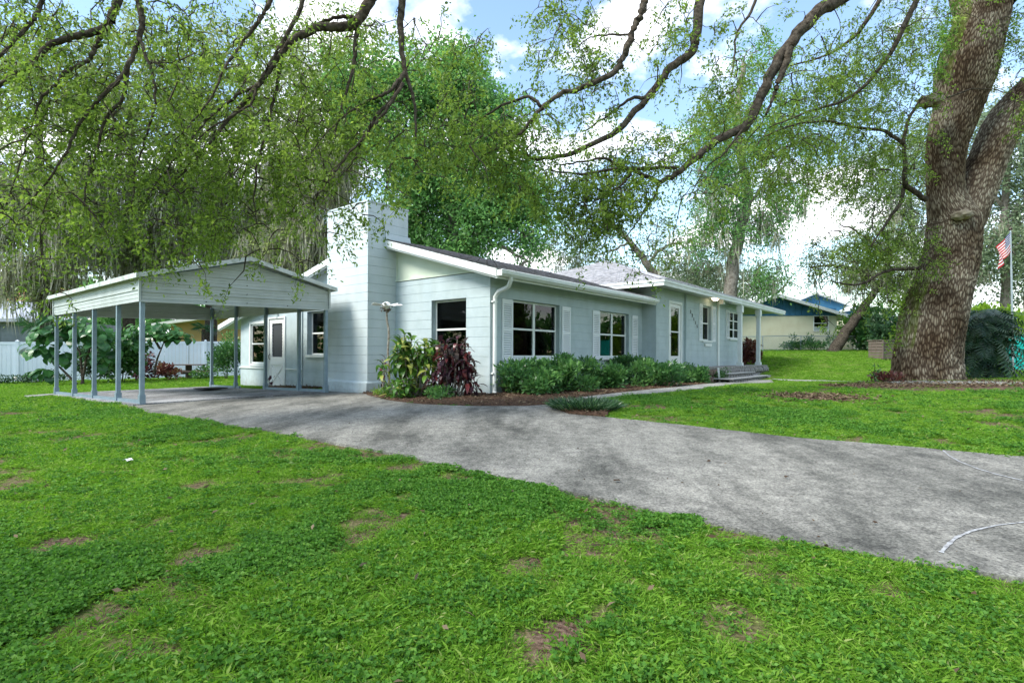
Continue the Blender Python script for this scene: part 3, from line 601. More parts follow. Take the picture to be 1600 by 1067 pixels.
# sills under the front windows sit lower, as a projecting course
def shutter(u0, u1, z0, z1, b=0):
    e = b - .03; mb = MB(); f = .045
    mb.box(u0, u0 + f, e, b - .004, z0, z1); mb.box(u1 - f, u1, e, b - .004, z0, z1); zm = z0 + (z1 - z0) * .5
    for a_, b_ in ((z0, z0 + .08), (zm - .03, zm + .03), (z1 - .10, z1)): mb.box(u0 + f, u1 - f, e + .002, b - .004, a_, b_)
    s = mb.build('shutter', M['shutter'], house); sl = MB()
    for za, zb in ((z0 + .08, zm - .03), (zm + .03, z1 - .10)):
        n = int((zb - za) / .046)
        for i in range(n):
            zc = za + (i + .5) * (zb - za) / n
            sl.hexa([(u0 + f, e + .001, zc - .019), (u1 - f, e + .001, zc - .019), (u1 - f, e + .019, zc + .006), (u0 + f, e + .019, zc + .006), (u0 + f, e + .001, zc - .010), (u1 - f, e + .001, zc - .010), (u1 - f, e + .019, zc + .015), (u0 + f, e + .019, zc + .015)])
    tag(sl.build('louvres', M['shutter'], s), kind='stuff')
for u0, u1 in ((.36, .71), (2.58, 2.94), (4.0, 4.36), (6.22, 6.57)): shutter(u0, u1, -.12, 1.16)
for u0, u1, z0, z1 in ((10.33, 10.64, .50, 1.79), (11.62, 11.96, .50, 1.79), (13.18, 13.54, .64, 1.76), (14.92, 15.0, .64, 1.76)): shutter(u0, u1, z0, z1, -.45)
MB().box(10.85, 11.5, -.50, -.452, .33, .42).box(1.1, 2.4, -.05, -.002, -.30, -.22).build('sill_course', M['trim'], house)

# doors ------------------------------------------------------------------
fd = MB(); fd.box(7.80, 7.87, -.46, -.36, -.42, 1.70); fd.box(8.79, 8.86, -.46, -.36, -.42, 1.70); fd.box(7.87, 8.79, -.46, -.36, 1.62, 1.70); dfr = fd.build('door_frame', M['trim'], house)
d_ = MB(); d_.box(7.88, 8.02, -.43, -.39, -.41, 1.61); d_.box(8.64, 8.78, -.43, -.39, -.41, 1.61); d_.box(8.02, 8.64, -.43, -.39, -.41, -.02); d_.box(8.02, 8.64, -.43, -.39, 1.50, 1.61); d_.box(8.02, 8.64, -.43, -.39, .72, .76)
fdoor = d_.build('front_door', M['white'], house)
MB().box(8.02, 8.64, -.415, -.408, -.02, .72).build('pane', M['glass'], fdoor); MB().box(8.02, 8.64, -.415, -.408, .76, 1.50).build('pane', M['glass'], fdoor)
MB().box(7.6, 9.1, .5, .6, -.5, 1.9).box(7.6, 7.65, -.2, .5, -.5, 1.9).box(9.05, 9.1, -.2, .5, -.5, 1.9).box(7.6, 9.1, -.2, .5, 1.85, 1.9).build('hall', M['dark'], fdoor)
MB().tube([(7.93, -.44, .62), (7.93, -.48, .62), (7.93, -.48, .72)], .015, 6).build('handle', M['bronze'], fdoor)
MB().box(9.05, 9.13, -.52, -.455, -.40, 1.98).build('corner_trim', M['paint'], house)
# side screen door with a scalloped opening and a crossbuck
sf = MB(); fxg = gable(-.04)
def gbox(m_, a0, a1, d0, d1, b0, b1): m_.hexa([fxg(a0, d0, b0), fxg(a1, d0, b0), fxg(a1, d1, b0), fxg(a0, d1, b0), fxg(a0, d0, b1), fxg(a1, d0, b1), fxg(a1, d1, b1), fxg(a0, d1, b1)])
gbox(sf, 8.0, 8.05, -.03, .06, -1.03, 1.10); gbox(sf, 8.97, 9.02, -.03, .06, -1.03, 1.10); gbox(sf, 8.05, 8.97, -.03, .06, 1.05, 1.10); sf.build('door_frame', M['trim'], house)
sd_ = MB(); u0, u1 = 8.055, 8.965; ip, iz0, iz1 = (8.19, 8.83), -.12, .92
# scalloped rim around the screen
nS = 15; ring_o, ring_i = [], []
def scal(t, n): return .018 * abs(math.sin(math.pi * t * n))
for i in range(60): t = i / 60; ring_i.append((ip[0] + (ip[1] - ip[0]) * t, iz1 - scal(t, 7) )); ring_o.append((u0 + (u1 - u0) * t, 1.045))
for i in range(60): t = i / 60; ring_i.append((ip[1] - scal(t, 11), iz1 + (iz0 - iz1) * t)); ring_o.append((u1, 1.045 + (-.22 - 1.045) * t))
for i in range(60): t = i / 60; ring_i.append((ip[1] + (ip[0] - ip[1]) * t, iz0 + scal(t, 7))); ring_o.append((u1 + (u0 - u1) * t, -.22))
for i in range(60): t = i / 60; ring_i.append((ip[0] + scal(t, 11), iz0 + (iz1 - iz0) * t)); ring_o.append((u0, -.22 + (1.045 + .22) * t))
n = len(ring_o); Vv = [fxg(u, 0, z) for u, z in ring_o] + [fxg(u, 0, z) for u, z in ring_i] + [fxg(u, .03, z) for u, z in ring_i]
sd_.add(Vv, [(i, (i + 1) % n, n + (i + 1) % n, n + i) for i in range(n)] + [(n + i, n + (i + 1) % n, 2 * n + (i + 1) % n, 2 * n + i) for i in range(n)])
gbox(sd_, u0, u1, 0, .03, -1.02, -.22)
sdoor = sd_.build('side_door', M['white'], house)
x_ = MB()
for a, b in (((8.18, -.38), (8.84, -.92)), ((8.84, -.38), (8.18, -.92))): x_.bar(fxg(a[0], -.008, a[1]), fxg(b[0], -.008, b[1]), .016, .05, up=(0, 0, 1))
gbox(x_, u0 + .02, u1 - .02, -.016, -.001, -.34, -.26); gbox(x_, u0 + .02, u1 - .02, -.016, -.001, -1.0, -.92); gbox(x_, u0 + .02, u0 + .1, -.016, -.001, -.92, -.34); gbox(x_, u1 - .1, u1 - .02, -.016, -.001, -.92, -.34); x_.build('crossbuck', M['white'], sdoor)
sc = MB(); gbox(sc, ip[0] - .01, ip[1] + .01, .035, .04, iz0 - .01, iz1 + .01); sc.build('screen', mat('dark_insect_screen', (.06, .065, .07), .8, .2), sdoor)
hn = MB(); hn.tube([fxg(8.92, -.01, -.18), fxg(8.92, -.05, -.14), fxg(8.92, -.05, -.06), fxg(8.92, -.01, -.02)], .012, 6); hn.build('handle', M['black'], sdoor)
# wall lamp over the side door, porch ceiling lamp
lb = MB(); lb.tube([(-.05, 8.5, 1.28), (-.10, 8.5, 1.28)], [.05, .05], 8); lb.tube([(-.10, 8.5, 1.28), (-.14, 8.5, 1.24), (-.14, 8.5, 1.18)], [.03, .05, .045], 8); lb.build('wall_lamp', M['bronze'], house)

# roofs ------------------------------------------------------------------
def slab_roof(x0, x1, y0, y1, zf, th=.05, zo=0): return [(x0, y0, zf(y0) + zo), (x1, y0, zf(y0) + zo), (x1, y1, zf(y1) + zo), (x0, y1, zf(y1) + zo)]
fz = lambda b: 1.80 + .29 * b
rf = MB()
for y0, y1, x1, f_ in ((-.42, 3.71, 6.88, roofz), (3.71, 11.9, 14.8, roofz)):
    P = slab_roof(-.30, x1, y0, y1, f_); rf.add([Vector(p) - Vector((0, 0, .13)) for p in P] + [Vector(p) - Vector((0, 0, .02)) for p in P], [(0, 3, 2, 1), (4, 5, 6, 7), (0, 1, 5, 4), (1, 2, 6, 5), (2, 3, 7, 6), (3, 0, 4, 7)])
P = slab_roof(6.88, 14.8, .6, 3.71, roofz); rf.prism(P, (0, 0, -.1))
roof = rf.build('roof', M['soffit'], house)
def shingles(parent, P00, P10, P01, P11, exposure, tab, mt, th=.012, name='shingles', inside=None):
    """P00-P10 eave, P01-P11 top edge"""
    P00, P10, P01, P11 = map(Vector, (P00, P10, P01, P11)); nrm = (P10 - P00).cross(P01 - P00).normalized()
    if nrm.z < 0: nrm = -nrm
    n = int((P01 - P00).length / exposure); mb = MB()
    for i in range(n):
        a0, b0 = P00.lerp(P01, i / n), P10.lerp(P11, i / n); a1, b1 = P00.lerp(P01, min(1, (i + 1.1) / n)), P10.lerp(P11, min(1, (i + 1.1) / n)); L = (b0 - a0).length; m = max(1, int(L / tab)); s = (i % 2) * .5
        for j in range(m + 1):
            t0, t1 = max(0, (j - s) / m), min(1, (j + 1 - s) / m)
            if t1 - t0 < .01: continue
            h = th * random.uniform(.7, 1.6); q = [a0.lerp(b0, t0 + .002), a0.lerp(b0, t1 - .002), a1.lerp(b1, t1 - .002), a1.lerp(b1, t0 + .002)]
            mb.add([q[0] + nrm * .002, q[1] + nrm * .002, q[0] + nrm * h, q[1] + nrm * h, q[2] + nrm * .004, q[3] + nrm * .004], [(0, 1, 3, 2), (2, 3, 4, 5)])
    return tag(mb.build(name, M[mt], parent), kind='stuff')
shingles(roof, (-.32, -.46, roofz(-.46)), (6.9, -.46, roofz(-.46)), (-.32, 3.71, roofz(3.71)), (6.9, 3.71, roofz(3.71)), .14, .30, 'shingle', .02)
shingles(roof, (14.8, 11.9, roofz(11.9)), (-.32, 11.9, roofz(11.9)), (14.8, 3.71, roofz(3.71)), (-.32, 3.71, roofz(3.71)), .28, .6, 'shingle', .014)
# rake boards (two steps) and eave with gutter
for (b0, b1, nm) in ((-.44, 3.0, 'rake_board'), (4.62, 11.95, 'rake_board')):
    mb = MB()
    for x, w, dz, hh in ((-.32, .03, -.085, .15), (-.285, .03, -.15, .10)):
        P = [(x, b0, roofz(b0) + dz - hh / 2), (x, b1, roofz(b1) + dz - hh / 2), (x, b1, roofz(b1) + dz + hh / 2), (x, b0, roofz(b0) + dz + hh / 2)]
        mb.prism(P, (w, 0, 0))
    mb.build(nm, M['trim'], house)
gt = MB(); ze = roofz(-.45)
prof = [(-.45, ze - .15), (-.53, ze - .15), (-.575, ze - .10), (-.575, ze - .03), (-.56, ze - .02), (-.56, ze - .09), (-.525, ze - .135), (-.45, ze - .135)]
gt.prism([(-.30, p[0], p[1]) for p in prof], (7.15, 0, 0)); gt.box(-.30, 6.88, -.449, -.42, ze - .19, ze - .03); gt.box(-.305, -.295, -.57, -.45, ze - .145, ze - .03); gt.build('gutter', M['trim'], house)
dp = MB(); dp.tube(crm([(.03, -.52, ze - .15), (.03, -.50, ze - .24), (.05, -.42, ze - .33), (.085, -.16, ze - .40), (.09, -.07, ze - .50), (.09, -.055, ze - .65), (.09, -.055, -.5), (.09, -.055, -.80)], 4), .045, 8)
dp.box(.02, .16, -.07, -.01, 1.06, 1.09); dp.box(.02, .16, -.07, -.01, -.4, -.37)
dp.tube([(.09, -.055, -.78), (.04, -.12, -.83), (-.55, -.75, -.88)], .05, 8); dp.build('downspout', M['trim'], house)
# hip roof over the entry wing
E0, E1, hz, kk = 6.24, 20.1, 2.13, .36
hip = 4.2; pk = (E0 + hip, -.96 + hip, hz + kk * hip); pk2 = (E1 - hip, -.96 + hip, hz + kk * hip); yb = -.96 + 2 * hip
h_ = MB(); E = [(E0, -.96, hz), (E1, -.96, hz), (E1, yb, hz), (E0, yb, hz)]
h_.add([Vector(p) - Vector((0, 0, .03)) for p in E] + [Vector(pk) - Vector((0, 0, .03)), Vector(pk2) - Vector((0, 0, .03))] + [Vector(p) - Vector((0, 0, .10)) for p in E], [(0, 1, 5, 4), (1, 2, 5), (2, 3, 4, 5), (3, 0, 4), (9, 8, 7, 6), (0, 6, 7, 1), (1, 7, 8, 2), (2, 8, 9, 3), (3, 9, 6, 0)])
hroof = h_.build('hip_roof', M['soffit'], house)
shingles(hroof, (E0 - .02, -.98, hz), (E1 + .02, -.98, hz), pk, pk2, .14, .30, 'shingle2', .018)
shingles(hroof, (E0 - .02, yb, hz), (E0 - .02, -.98, hz), pk, (pk[0] + .001, pk[1] - .001, pk[2]), .14, .30, 'shingle2', .018)
hc = MB()
for s in range(22):
    a = Vector((E0, -.96, hz + .015)).lerp(Vector(pk), s / 22); b = Vector((E0, -.96, hz + .03)).lerp(Vector(pk), (s + 1.15) / 22); hc.bar(a + Vector((0, 0, .012)), b + Vector((0, 0, -.006)), .24, .02)
tag(hc.build('hip_caps', M['shingle2'], hroof), kind='stuff')
fb = MB(); fb.box(E0 - .03, E1 + .03, -.99, -.96, hz - .17, hz - .01); fb.box(E0 - .03, E0, -.96, yb, hz - .17, hz - .01); fb.box(E0 - .05, E1 + .05, -1.012, -.992, hz - .07, hz + .0); fb.box(E0 - .052, E0 - .032, -.99, yb, hz - .07, hz + .0); fb.build('fascia', M['trim'], house)
MB().box(12.4, 20.0, -.94, -.82, 1.93, 2.03).build('porch_beam', M['trim'], house)
# porch -------------------------------------------------------------------
def post(a, b, z0, z1, w=.10):
    mb = MB(); mb.box(a - w / 2, a + w / 2, b - w / 2, b + w / 2, z0, z1); mb.box(a - w * .75, a + w * .75, b - w * .75, b + w * .75, z0, z0 + .12); mb.box(a - w * .75, a + w * .75, b - w * .75, b + w * .75, z1 - .28, z1 - .02); mb.build('porch_post', M['trim'], house)
post(13.5, -.88, -.385, 1.93, .14); post(16.0, -.88, -.385, 1.93, .14)
MB().box(12.18, 12.32, -.50, -.455, -.4, 2.0).build('corner_trim', M['trim'], house)
ps = MB(); ps.tube([(9.9, -1.26, -.40), (9.9, -1.27, -.55), (9.93, -1.32, -.95)], .035, 7); ps.build('drain_pipe', M['trim'], house)
porch = MB().box(9.05, 16.3, -1.16, -.46, -.45, -.385).build('porch_floor', M['stone'], house)
pm = MB().box(9.15, 16.2, -1.06, -.5, -1.15, -.45).build('porch_core', M['mortar'], house)
def stone(parent, c, r, mt, seed):
    rs = random.Random(seed); bm = bmesh.new(); bmesh.ops.create_icosphere(bm, subdivisions=1, radius=1)
    for v in bm.verts: v.co = Vector((v.co.x * r[0], v.co.y * r[1], v.co.z * r[2])) * rs.uniform(.82, 1.18)
    me = bpy.data.meshes.new('stone'); bm.to_mesh(me); bm.free(); return link('stone', me, M[mt], parent, loc=c)
k = 0; a = 9.1
while a < 16.2:
    w = random.uniform(.22, .36)
    for z in (-.56, -.80):
        stone(porch, (a + w / 2 + random.uniform(-.04, .04), -1.12 - (.03 if z < -.7 else 0), z), (w * .56, .12, .145), 'stonebr' if a < 9.9 else 'stone', k); k += 1
    a += w
for z, b0, b1, a0, a1 in ((-.595, -1.50, -1.2, 10.2, 13.3), (-.737, -1.85, -1.2, 9.6, 14.1)):
    st = MB().box(a0, a1, b0, b1, z - .035, z).build('step', M['step'], porch)
    a = a0 + .05
    while a < a1 - .1:
        w = random.uniform(.2, .32); stone(porch, (min(a + w / 2, a1 - .1), b0 + .12, z - .11), (w * .52, .1, .08), 'stone', k); k += 1; a += w
MB().hexa([(13.6, -1.88, -.98), (13.8, -1.88, -.98), (13.8, -1.7, -.98), (13.6, -1.7, -.98), (13.75, -1.88, -.775), (13.9, -1.88, -.775), (13.9, -1.7, -.775), (13.75, -1.7, -.775)]).build('step_support', M['step'], porch)
# ceiling lamp (lit)
lm = MB(); lm.tube([(11.2, -.72, 2.03), (11.2, -.72, 1.98), (11.2, -.72, 1.93)], [.13, .12, .06], 12); lm.build('ceiling_lamp', M['lamp'], house)
MB().box(11.75, 11.95, -.82, -.66, 1.86, 2.02).build('floodlight_box', M['white'], house)
# house numbers: a diagonal row of metal numerals too small to read for certain
for i, chh in enumerate('32115'):
    cu = bpy.data.curves.new('house_number', 'FONT'); cu.body = chh; cu.size = .16; cu.extrude = .006; o = bpy.data.objects.new('tmp', cu)
    me = bpy.data.meshes.new_from_object(o); bpy.data.objects.remove(o)
    link('house_number', me, M['bronze'], house, loc=(9.50 + i * .15, -.468, 1.40 - i * .115), rot=(math.radians(90), 0, 0))

# ------------------------------------------------------------------ carport
car = empty('carport', (P1.x, P1.y, 0), ANG, 'white and blue-grey metal carport with open posts and ribbed gable panels', 'carport')
def cz0(a, b): return g(*cpw(a, b)[:2]) + .05
def lift(a): return .03 * a
LF = [(0, CL * t) for t in (0, .215, .475, .73, 1)]
def rail(p, q, nm='base_rail'):
    MB().bar((p[0], p[1], cz0(*p) + .03), (q[0], q[1], cz0(*q) + .03), .06, .06).build(nm, M['galv'], car)
def cpost(a, b, w=.07):
    mb = MB(); z0 = cz0(a, b); mb.box(a - w / 2, a + w / 2, b - w / 2, b + w / 2, z0, 1.25 + lift(a)); mb.box(a - w * .68, a + w * .68, b - w * .68, b + w * .68, z0 - .01, z0 + .16); mb.build('post', M['galv'], car)
for a, b in LF: cpost(a + .0, b if b else .0)
for t in (0, .19, .46, .74, 1): cpost(CW, CL * t)
rail((0, .04), (0, CL - .04)); rail((CW, .04), (CW, CL * .46)); rail((CW, CL * .70), (CW, CL - .02))
def ribbed(name, p, q, zb0, zb1, rows, h, out, mt='metal', clip=None, ribs=3):
    """a stack of steel sheets with rolled ribs from p to q; out is the outward direction"""
    p, q, out = Vector((*p, 0)), Vector((*q, 0)), Vector((*out, 0))
    for r in range(rows):
        prof = []; z = r * h
        for k in range(ribs):
            zz0 = z + k * h / ribs; last = k == ribs - 1; d = h / ribs
            prof += [(0, zz0), (0, zz0 + d * (.62 if last else .80)), (.018 if last else .007, zz0 + d * .74 if last else zz0 + d * .86), (.018 if last else .007, zz0 + d * .9 if last else zz0 + d * .93)]
        prof.append((0, z + h * .998)); mb = MB(); V = []
        for o_, z_ in prof:
            V += [p + out * (o_ + .004) + Vector((0, 0, zb0 + z_)), q + out * (o_ + .004) + Vector((0, 0, zb1 + z_))]
        if clip:
            lim = clip; V2 = []
            for i in range(0, len(V), 2):
                z_ = prof[i // 2][1]; a0, a1 = lim(zb0 + z_)
                V2 += [p.lerp(q, a0) + out * (prof[i // 2][0] + .004) + Vector((0, 0, zb0 + z_ + (zb1 - zb0) * a0)), p.lerp(q, a1) + out * (prof[i // 2][0] + .004) + Vector((0, 0, zb0 + z_ + (zb1 - zb0) * a1))]
            V = V2
        n = len(prof); mb.add(V, [(2 * i, 2 * i + 1, 2 * i + 3, 2 * i + 2) for i in range(n - 1)]); mb.build(name, M[mt], car)
EZ = 1.36; PK = .46; PB = .92
ribbed('side_panel', (-.045, -.03), (-.045, CL + .03), PB, PB, 2, .225, (-1, 0))
ribbed('side_panel', (CW + .045, CL + .03), (CW + .045, -.03), PB + .10, PB + .10, 2, .225, (1, 0))
def gclip(z):
    t = max(0, (z - EZ + .03) / PK) * .5; return (min(t, .499), max(1 - t, .501))
for bb, o_ in ((-.045, -1), (CL + .045, 1)):
    if o_ < 0: ribbed('gable_sheet', (-.02, bb), (CW + .02, bb), PB, PB + .10, 5, .18, (0, o_), clip=gclip)
    else: ribbed('gable_sheet', (CW + .02, bb), (-.02, bb), PB + .10, PB, 5, .18, (0, o_), clip=gclip)
# corner angles, roof sheets, trim
for a, b in ((-.055, -.055), (CW + .055, -.055), (-.055, CL + .055), (CW + .055, CL + .055)):
    MB().box(a - .02, a + .02, b - .02, b + .02, PB + lift(a) - .01, EZ + lift(a) + .02).build('corner_angle', M['metal'], car)
for (b_, s) in ((-.07, -1), (CL + .07, 1)):
    MB().bar((-.05, b_, PB + .0), (CW + .05, b_, PB + .10), .02, .03).build('edge_trim', M['metal'], car)
def rz(a): t = a / CW; return EZ + lift(a) + PK * (1 - abs(2 * t - 1)) + .05
ov = .14
for s0, s1, nm in ((-ov, CW / 2, 'roof_sheet'), (CW / 2, CW + ov, 'roof_sheet')):
    n = 22
    mb = MB(); V = []; bs = []
    b = -.2
    while b < CL + .2:
        bs += [(b, 0), (b + .20, 0), (b + .215, .02), (b + .24, .02)]; b += .255
    for b, h in bs: V += [(s0, b, rz(s0) + h), (s1, b, rz(s1) + h)]
    V2 = [(v[0], v[1], v[2] - .03) for v in V]; m_ = len(bs)
    mb.add(V, [(2 * i, 2 * i + 1, 2 * i + 3, 2 * i + 2) for i in range(m_ - 1)]); mb.build(nm, M['metalroof'], car)
    MB().prism([(s0, -.225, rz(s0) - .055), (s1, -.225, rz(s1) - .055), (s1, -.225, rz(s1) + .03), (s0, -.225, rz(s0) + .03)], (0, .02, 0)).build('gable_trim', M['metalroof'], car)
    MB().prism([(s0, CL + .2, rz(s0) - .055), (s1, CL + .2, rz(s1) - .055), (s1, CL + .2, rz(s1) + .03), (s0, CL + .2, rz(s0) + .03)], (0, .02, 0)).build('gable_trim', M['metalroof'], car)
MB().box(-ov - .02, -ov, -.225, CL + .22, rz(-ov) - .055, rz(-ov) + .03).build('eave_trim', M['metalroof'], car)
MB().box(CW + ov, CW + ov + .02, -.225, CL + .22, rz(CW + ov) - .055, rz(CW + ov) + .03).build('eave_trim', M['metalroof'], car)
for t in (0.02, .25, .5, .75, .98):
    mb = MB()
    for s0, s1 in ((0, CW / 2), (CW / 2, CW)): mb.bar((s0, CL * t, rz(s0) - .055), (s1, CL * t, rz(s1) - .055), .055, .055)
    mb.build('rafter', M['galv'], car)
for x, z in [(.5 + 1.33, z_) for z_ in (1.02, 1.2, 1.38, 1.55)] + [(2.7, 1.03), (1.05, .99), (1.06, 1.36)]:
    MB().tube([(x, -.068, z), (x, -.05, z)], .009, 6).build('screw', M['black'], car)
mt_ = empty('floor_mat', (0, 0, 0), 0); bpy.data.objects.remove(mt_)
q = [gp(*p) for p in [(302, 612.5), (338, 610), (356, 611.3), (318, 614.5)]]
o = MB().prism([(p.x, p.y, p.z + .085) for p in q], (0, 0, .02)).build('floor_mat', M['black']); tag(o, 'black rubber mat lying on the carport slab', 'mat')
# ------------------------------------------------------------------ the big live oak on the right
def worley(u, v, seed=3):      # F2-F1 cell pattern; u, v arrays
    ui, vi = np.floor(u).astype(np.int64), np.floor(v).astype(np.int64); f1 = np.full(u.shape, 9.); f2 = np.full(u.shape, 9.)
    for a in (-1, 0, 1):
        for b in (-1, 0, 1):
            cu, cv = ui + a, vi + b
            n = (cu * 374761393 + cv * 668265263 + seed * 144269) & 0xffffffff; n = ((n ^ (n >> 13)) * 1274126177) & 0xffffffff; n ^= n >> 16
            px, py = cu + (n & 0xff) / 255., cv + ((n >> 8) & 0xff) / 255.; d = np.hypot(px - u, py - v)
            f2 = np.minimum(f2, np.maximum(d, f1)); f1 = np.minimum(f1, d)
    return f2 - f1
barkm = mat('oak_bark', (.10, .07, .05), .95, .05, bump=.7, bscale=55); nt = barkm.node_tree; L = nt.links; bs_ = nt.nodes['Principled BSDF']
aa = N(nt, 'ShaderNodeAttribute'); aa.attribute_name = 'ridge'; r_ = N(nt, 'ShaderNodeValToRGB'); e = r_.color_ramp.elements
e[0].position = .02; e[0].color = (.05, .036, .027, 1); e[1].position = .62; e[1].color = (.30, .26, .20, 1); x = e.new(.28); x.color = (.12, .09, .066, 1); L.new(aa.outputs['Fac'], r_.inputs[0])
tcn = N(nt, 'ShaderNodeTexCoord'); nz = N(nt, 'ShaderNodeTexNoise'); nz.inputs['Scale'].default_value = 1.3; nz.inputs['Detail'].default_value = 7; L.new(tcn.outputs['Object'], nz.inputs['Vector'])
r2 = N(nt, 'ShaderNodeValToRGB'); e = r2.color_ramp.elements; e[0].position = .40; e[0].color = (.52, .46, .38, 1); e[1].position = .62; e[1].color = (1.25, 1.28, 1.22, 1); L.new(nz.outputs['Fac'], r2.inputs[0])
mu = N(nt, 'ShaderNodeMixRGB', blend_type='MULTIPLY'); mu.inputs[0].default_value = 1; L.new(r_.outputs[0], mu.inputs[1]); L.new(r2.outputs[0], mu.inputs[2])
a3 = N(nt, 'ShaderNodeAttribute'); a3.attribute_name = 'green'; m3 = N(nt, 'ShaderNodeMixRGB'); m3.inputs[2].default_value = (.10, .14, .02, 1); L.new(a3.outputs['Fac'], m3.inputs[0]); L.new(mu.outputs[0], m3.inputs[1]); L.new(m3.outputs[0], bs_.inputs['Base Color'])
def trunk_mesh(name, cents, rads, nseg, rows, parent, flare=0, twist=.5, cell=(.038, .17), amp=.028, lumps=.05, seed=1, greenf=None):
    cents = crm(cents, 12); m = len(cents); rr = np.interp(np.linspace(0, 1, m), np.linspace(0, 1, len(rads)), rads)
    s = np.concatenate([[0], np.cumsum([(cents[i + 1] - cents[i]).length for i in range(m - 1)])]); C3 = np.array([tuple(c) for c in cents]); T = np.linspace(0, s[-1], rows)
    P = np.stack([np.interp(T, s, C3[:, k]) for k in range(3)], 1); R = np.interp(T, s, rr)
    D = np.gradient(P, axis=0); D /= np.linalg.norm(D, axis=1, keepdims=True)
    X = np.cross(np.tile([0., 1., 0.], (rows, 1)), D); X /= np.linalg.norm(X, axis=1, keepdims=True); Y = np.cross(D, X)
    th = np.linspace(0, 2 * np.pi, nseg, endpoint=False); TH, TT = np.meshgrid(th, T); RR = np.repeat(R[:, None], nseg, 1)
    lump = lumps * (np.sin(TH * 2 + TT * .9 + seed) * .6 + np.sin(TH * 3 - TT * 1.7 + seed * 2) * .5 + .7 * (fbm(TH * 1.2 + 9, TT, .9, 31 + seed) - .5) * 2)
    fl = 1 + flare * np.exp(-TT / .45) * (1 + .35 * np.sin(TH * 5 + 1))
    uu = TH * RR.mean() / cell[0] + twist * TT / cell[1] * .9 + .5 * fbm(TH * 2, TT, 2.2, 8); vv = TT / cell[1] + .9 * fbm(TH * 2, TT, 1.6, 4)
    w = np.clip(worley(uu, vv, seed) * 1.7, 0, 1); w2 = np.clip(worley(uu * 2.3, vv * 2.6, seed + 5) * 1.6, 0, 1); w3 = np.clip(worley(uu * .37 + 5, vv * .42, seed + 9) * 1.6, 0, 1); ridge = np.clip((w * .75 + w2 * .25 * w) * (.45 + .55 * w3 ** .6) * (.75 + .5 * fbm(TH * 4, TT, 3.1, 12)), 0, 1)
    rad = RR * fl * (1 + lump) + amp * (ridge - .5)
    V = P[:, None, :] + X[:, None, :] * (np.cos(TH) * rad)[..., None] + Y[:, None, :] * (np.sin(TH) * rad)[..., None]
    i = np.arange(rows - 1)[:, None] * nseg; j = np.arange(nseg)[None]; j2 = (j + 1) % nseg
    Fc = np.stack([i + j, i + j2, i + nseg + j2, i + nseg + j], -1).reshape(-1, 4)
    me = np_mesh(name, V.reshape(-1, 3), Fc, smooth=True); a = me.attributes.new('ridge', 'FLOAT', 'POINT'); a.data.foreach_set('value', ridge.ravel().astype(np.float32))
    if greenf is not None:
        gv = np.clip(greenf(V[..., 0], V[..., 2], TH), 0, 1) * np.clip(fbm(TH * 3, TT, 4, 44) * 2.2 - .5, 0, 1); a = me.attributes.new('green', 'FLOAT', 'POINT'); a.data.foreach_set('value', gv.ravel().astype(np.float32))
    return link(name, me, barkm, parent), P, R
OD = 13.9
def od(u, v, d=OD): return at(u, v, d)
sc_ = OD / F
oakbase = Vector((at(1447, 600, OD).x, OD, g(at(1447, 600, OD).x, OD)))
oak = empty('live_oak', oakbase, 0, 'huge live oak with deeply furrowed trunk standing in mulch at the right of the lawn', 'tree')
def rel(p): return Vector(p) - oakbase
rings = [(612, 1387, 1510), (600, 1390, 1506), (570, 1394, 1501), (535, 1400, 1503), (494, 1407, 1510), (450, 1424, 1519), (407, 1437, 1529), (370, 1443, 1532), (345, 1445, 1531), (322, 1446, 1516), (300, 1447, 1507), (265, 1446, 1506), (232, 1446, 1510), (200, 1450, 1520), (174, 1456, 1530), (145, 1457, 1541), (116, 1459, 1553), (58, 1480, 1567), (20, 1490, 1575), (-40, 1475, 1580)]
greenleft = lambda X, Z, TH: (np.cos(TH) < -.88) * .6 * (((Z > .2 - oakbase.z) & (Z < 2.0 - oakbase.z)) | (Z > 7.0 - oakbase.z))
trunk_mesh('trunk', [rel(od((a + b) / 2, v)) for v, a, b in rings], [(b - a) / 2 * sc_ * .83 for v, a, b in rings], 360, 760, oak, flare=0, seed=2, lumps=.045, greenf=greenleft)
# right limb
rl = [(1500, 380, 13.9), (1512, 330, 13.9), (1528, 285, 14), (1546, 240, 14.1), (1568, 195, 14.2), (1605, 150, 14.3), (1670, 90, 14.5), (1760, 10, 15), (1840, -120, 15.5)]
trunk_mesh('limb', [rel(at(*p)) for p in rl], [.36, .44, .44, .42, .44, .44, .4, .33, .22], 200, 380, oak, seed=6, lumps=.03)
top = od(1528, -40)
tl = [top, top + Vector((.1, -.3, 1.6)), top + Vector((.5, -.2, 3.2))]
trunk_mesh('limb', [rel(p) for p in [od(1550, 10), top + Vector((.6, .2, .9)), top + Vector((1.8, .8, 2.4)), top + Vector((3.5, 1.5, 4.0))]], [.42, .38, .3, .12], 60, 90, oak, seed=8)
# knot and burl
for (u, v, w, h) in ((1502, 336, .24, .12), (1452, 158, .30, .16)):
    bm = bmesh.new(); bmesh.ops.create_icosphere(bm, subdivisions=3, radius=1); c = rel(at(u, v, OD - .62))
    for q in bm.verts: n_ = 1 + .25 * math.sin(q.co.x * 7 + u) * math.sin(q.co.z * 9) + random.uniform(-.05, .05); q.co = Vector((q.co.x * w, q.co.y * .18, q.co.z * h)) * n_ + c
    me = bpy.data.meshes.new('burl'); bm.to_mesh(me); bm.free(); me.polygons.foreach_set('use_smooth', [True] * len(me.polygons)); a = me.attributes.new('ridge', 'FLOAT', 'POINT'); a.data.foreach_set('value', [.3 + .4 * random.random() for _ in me.vertices]); link('burl', me, barkm, oak)

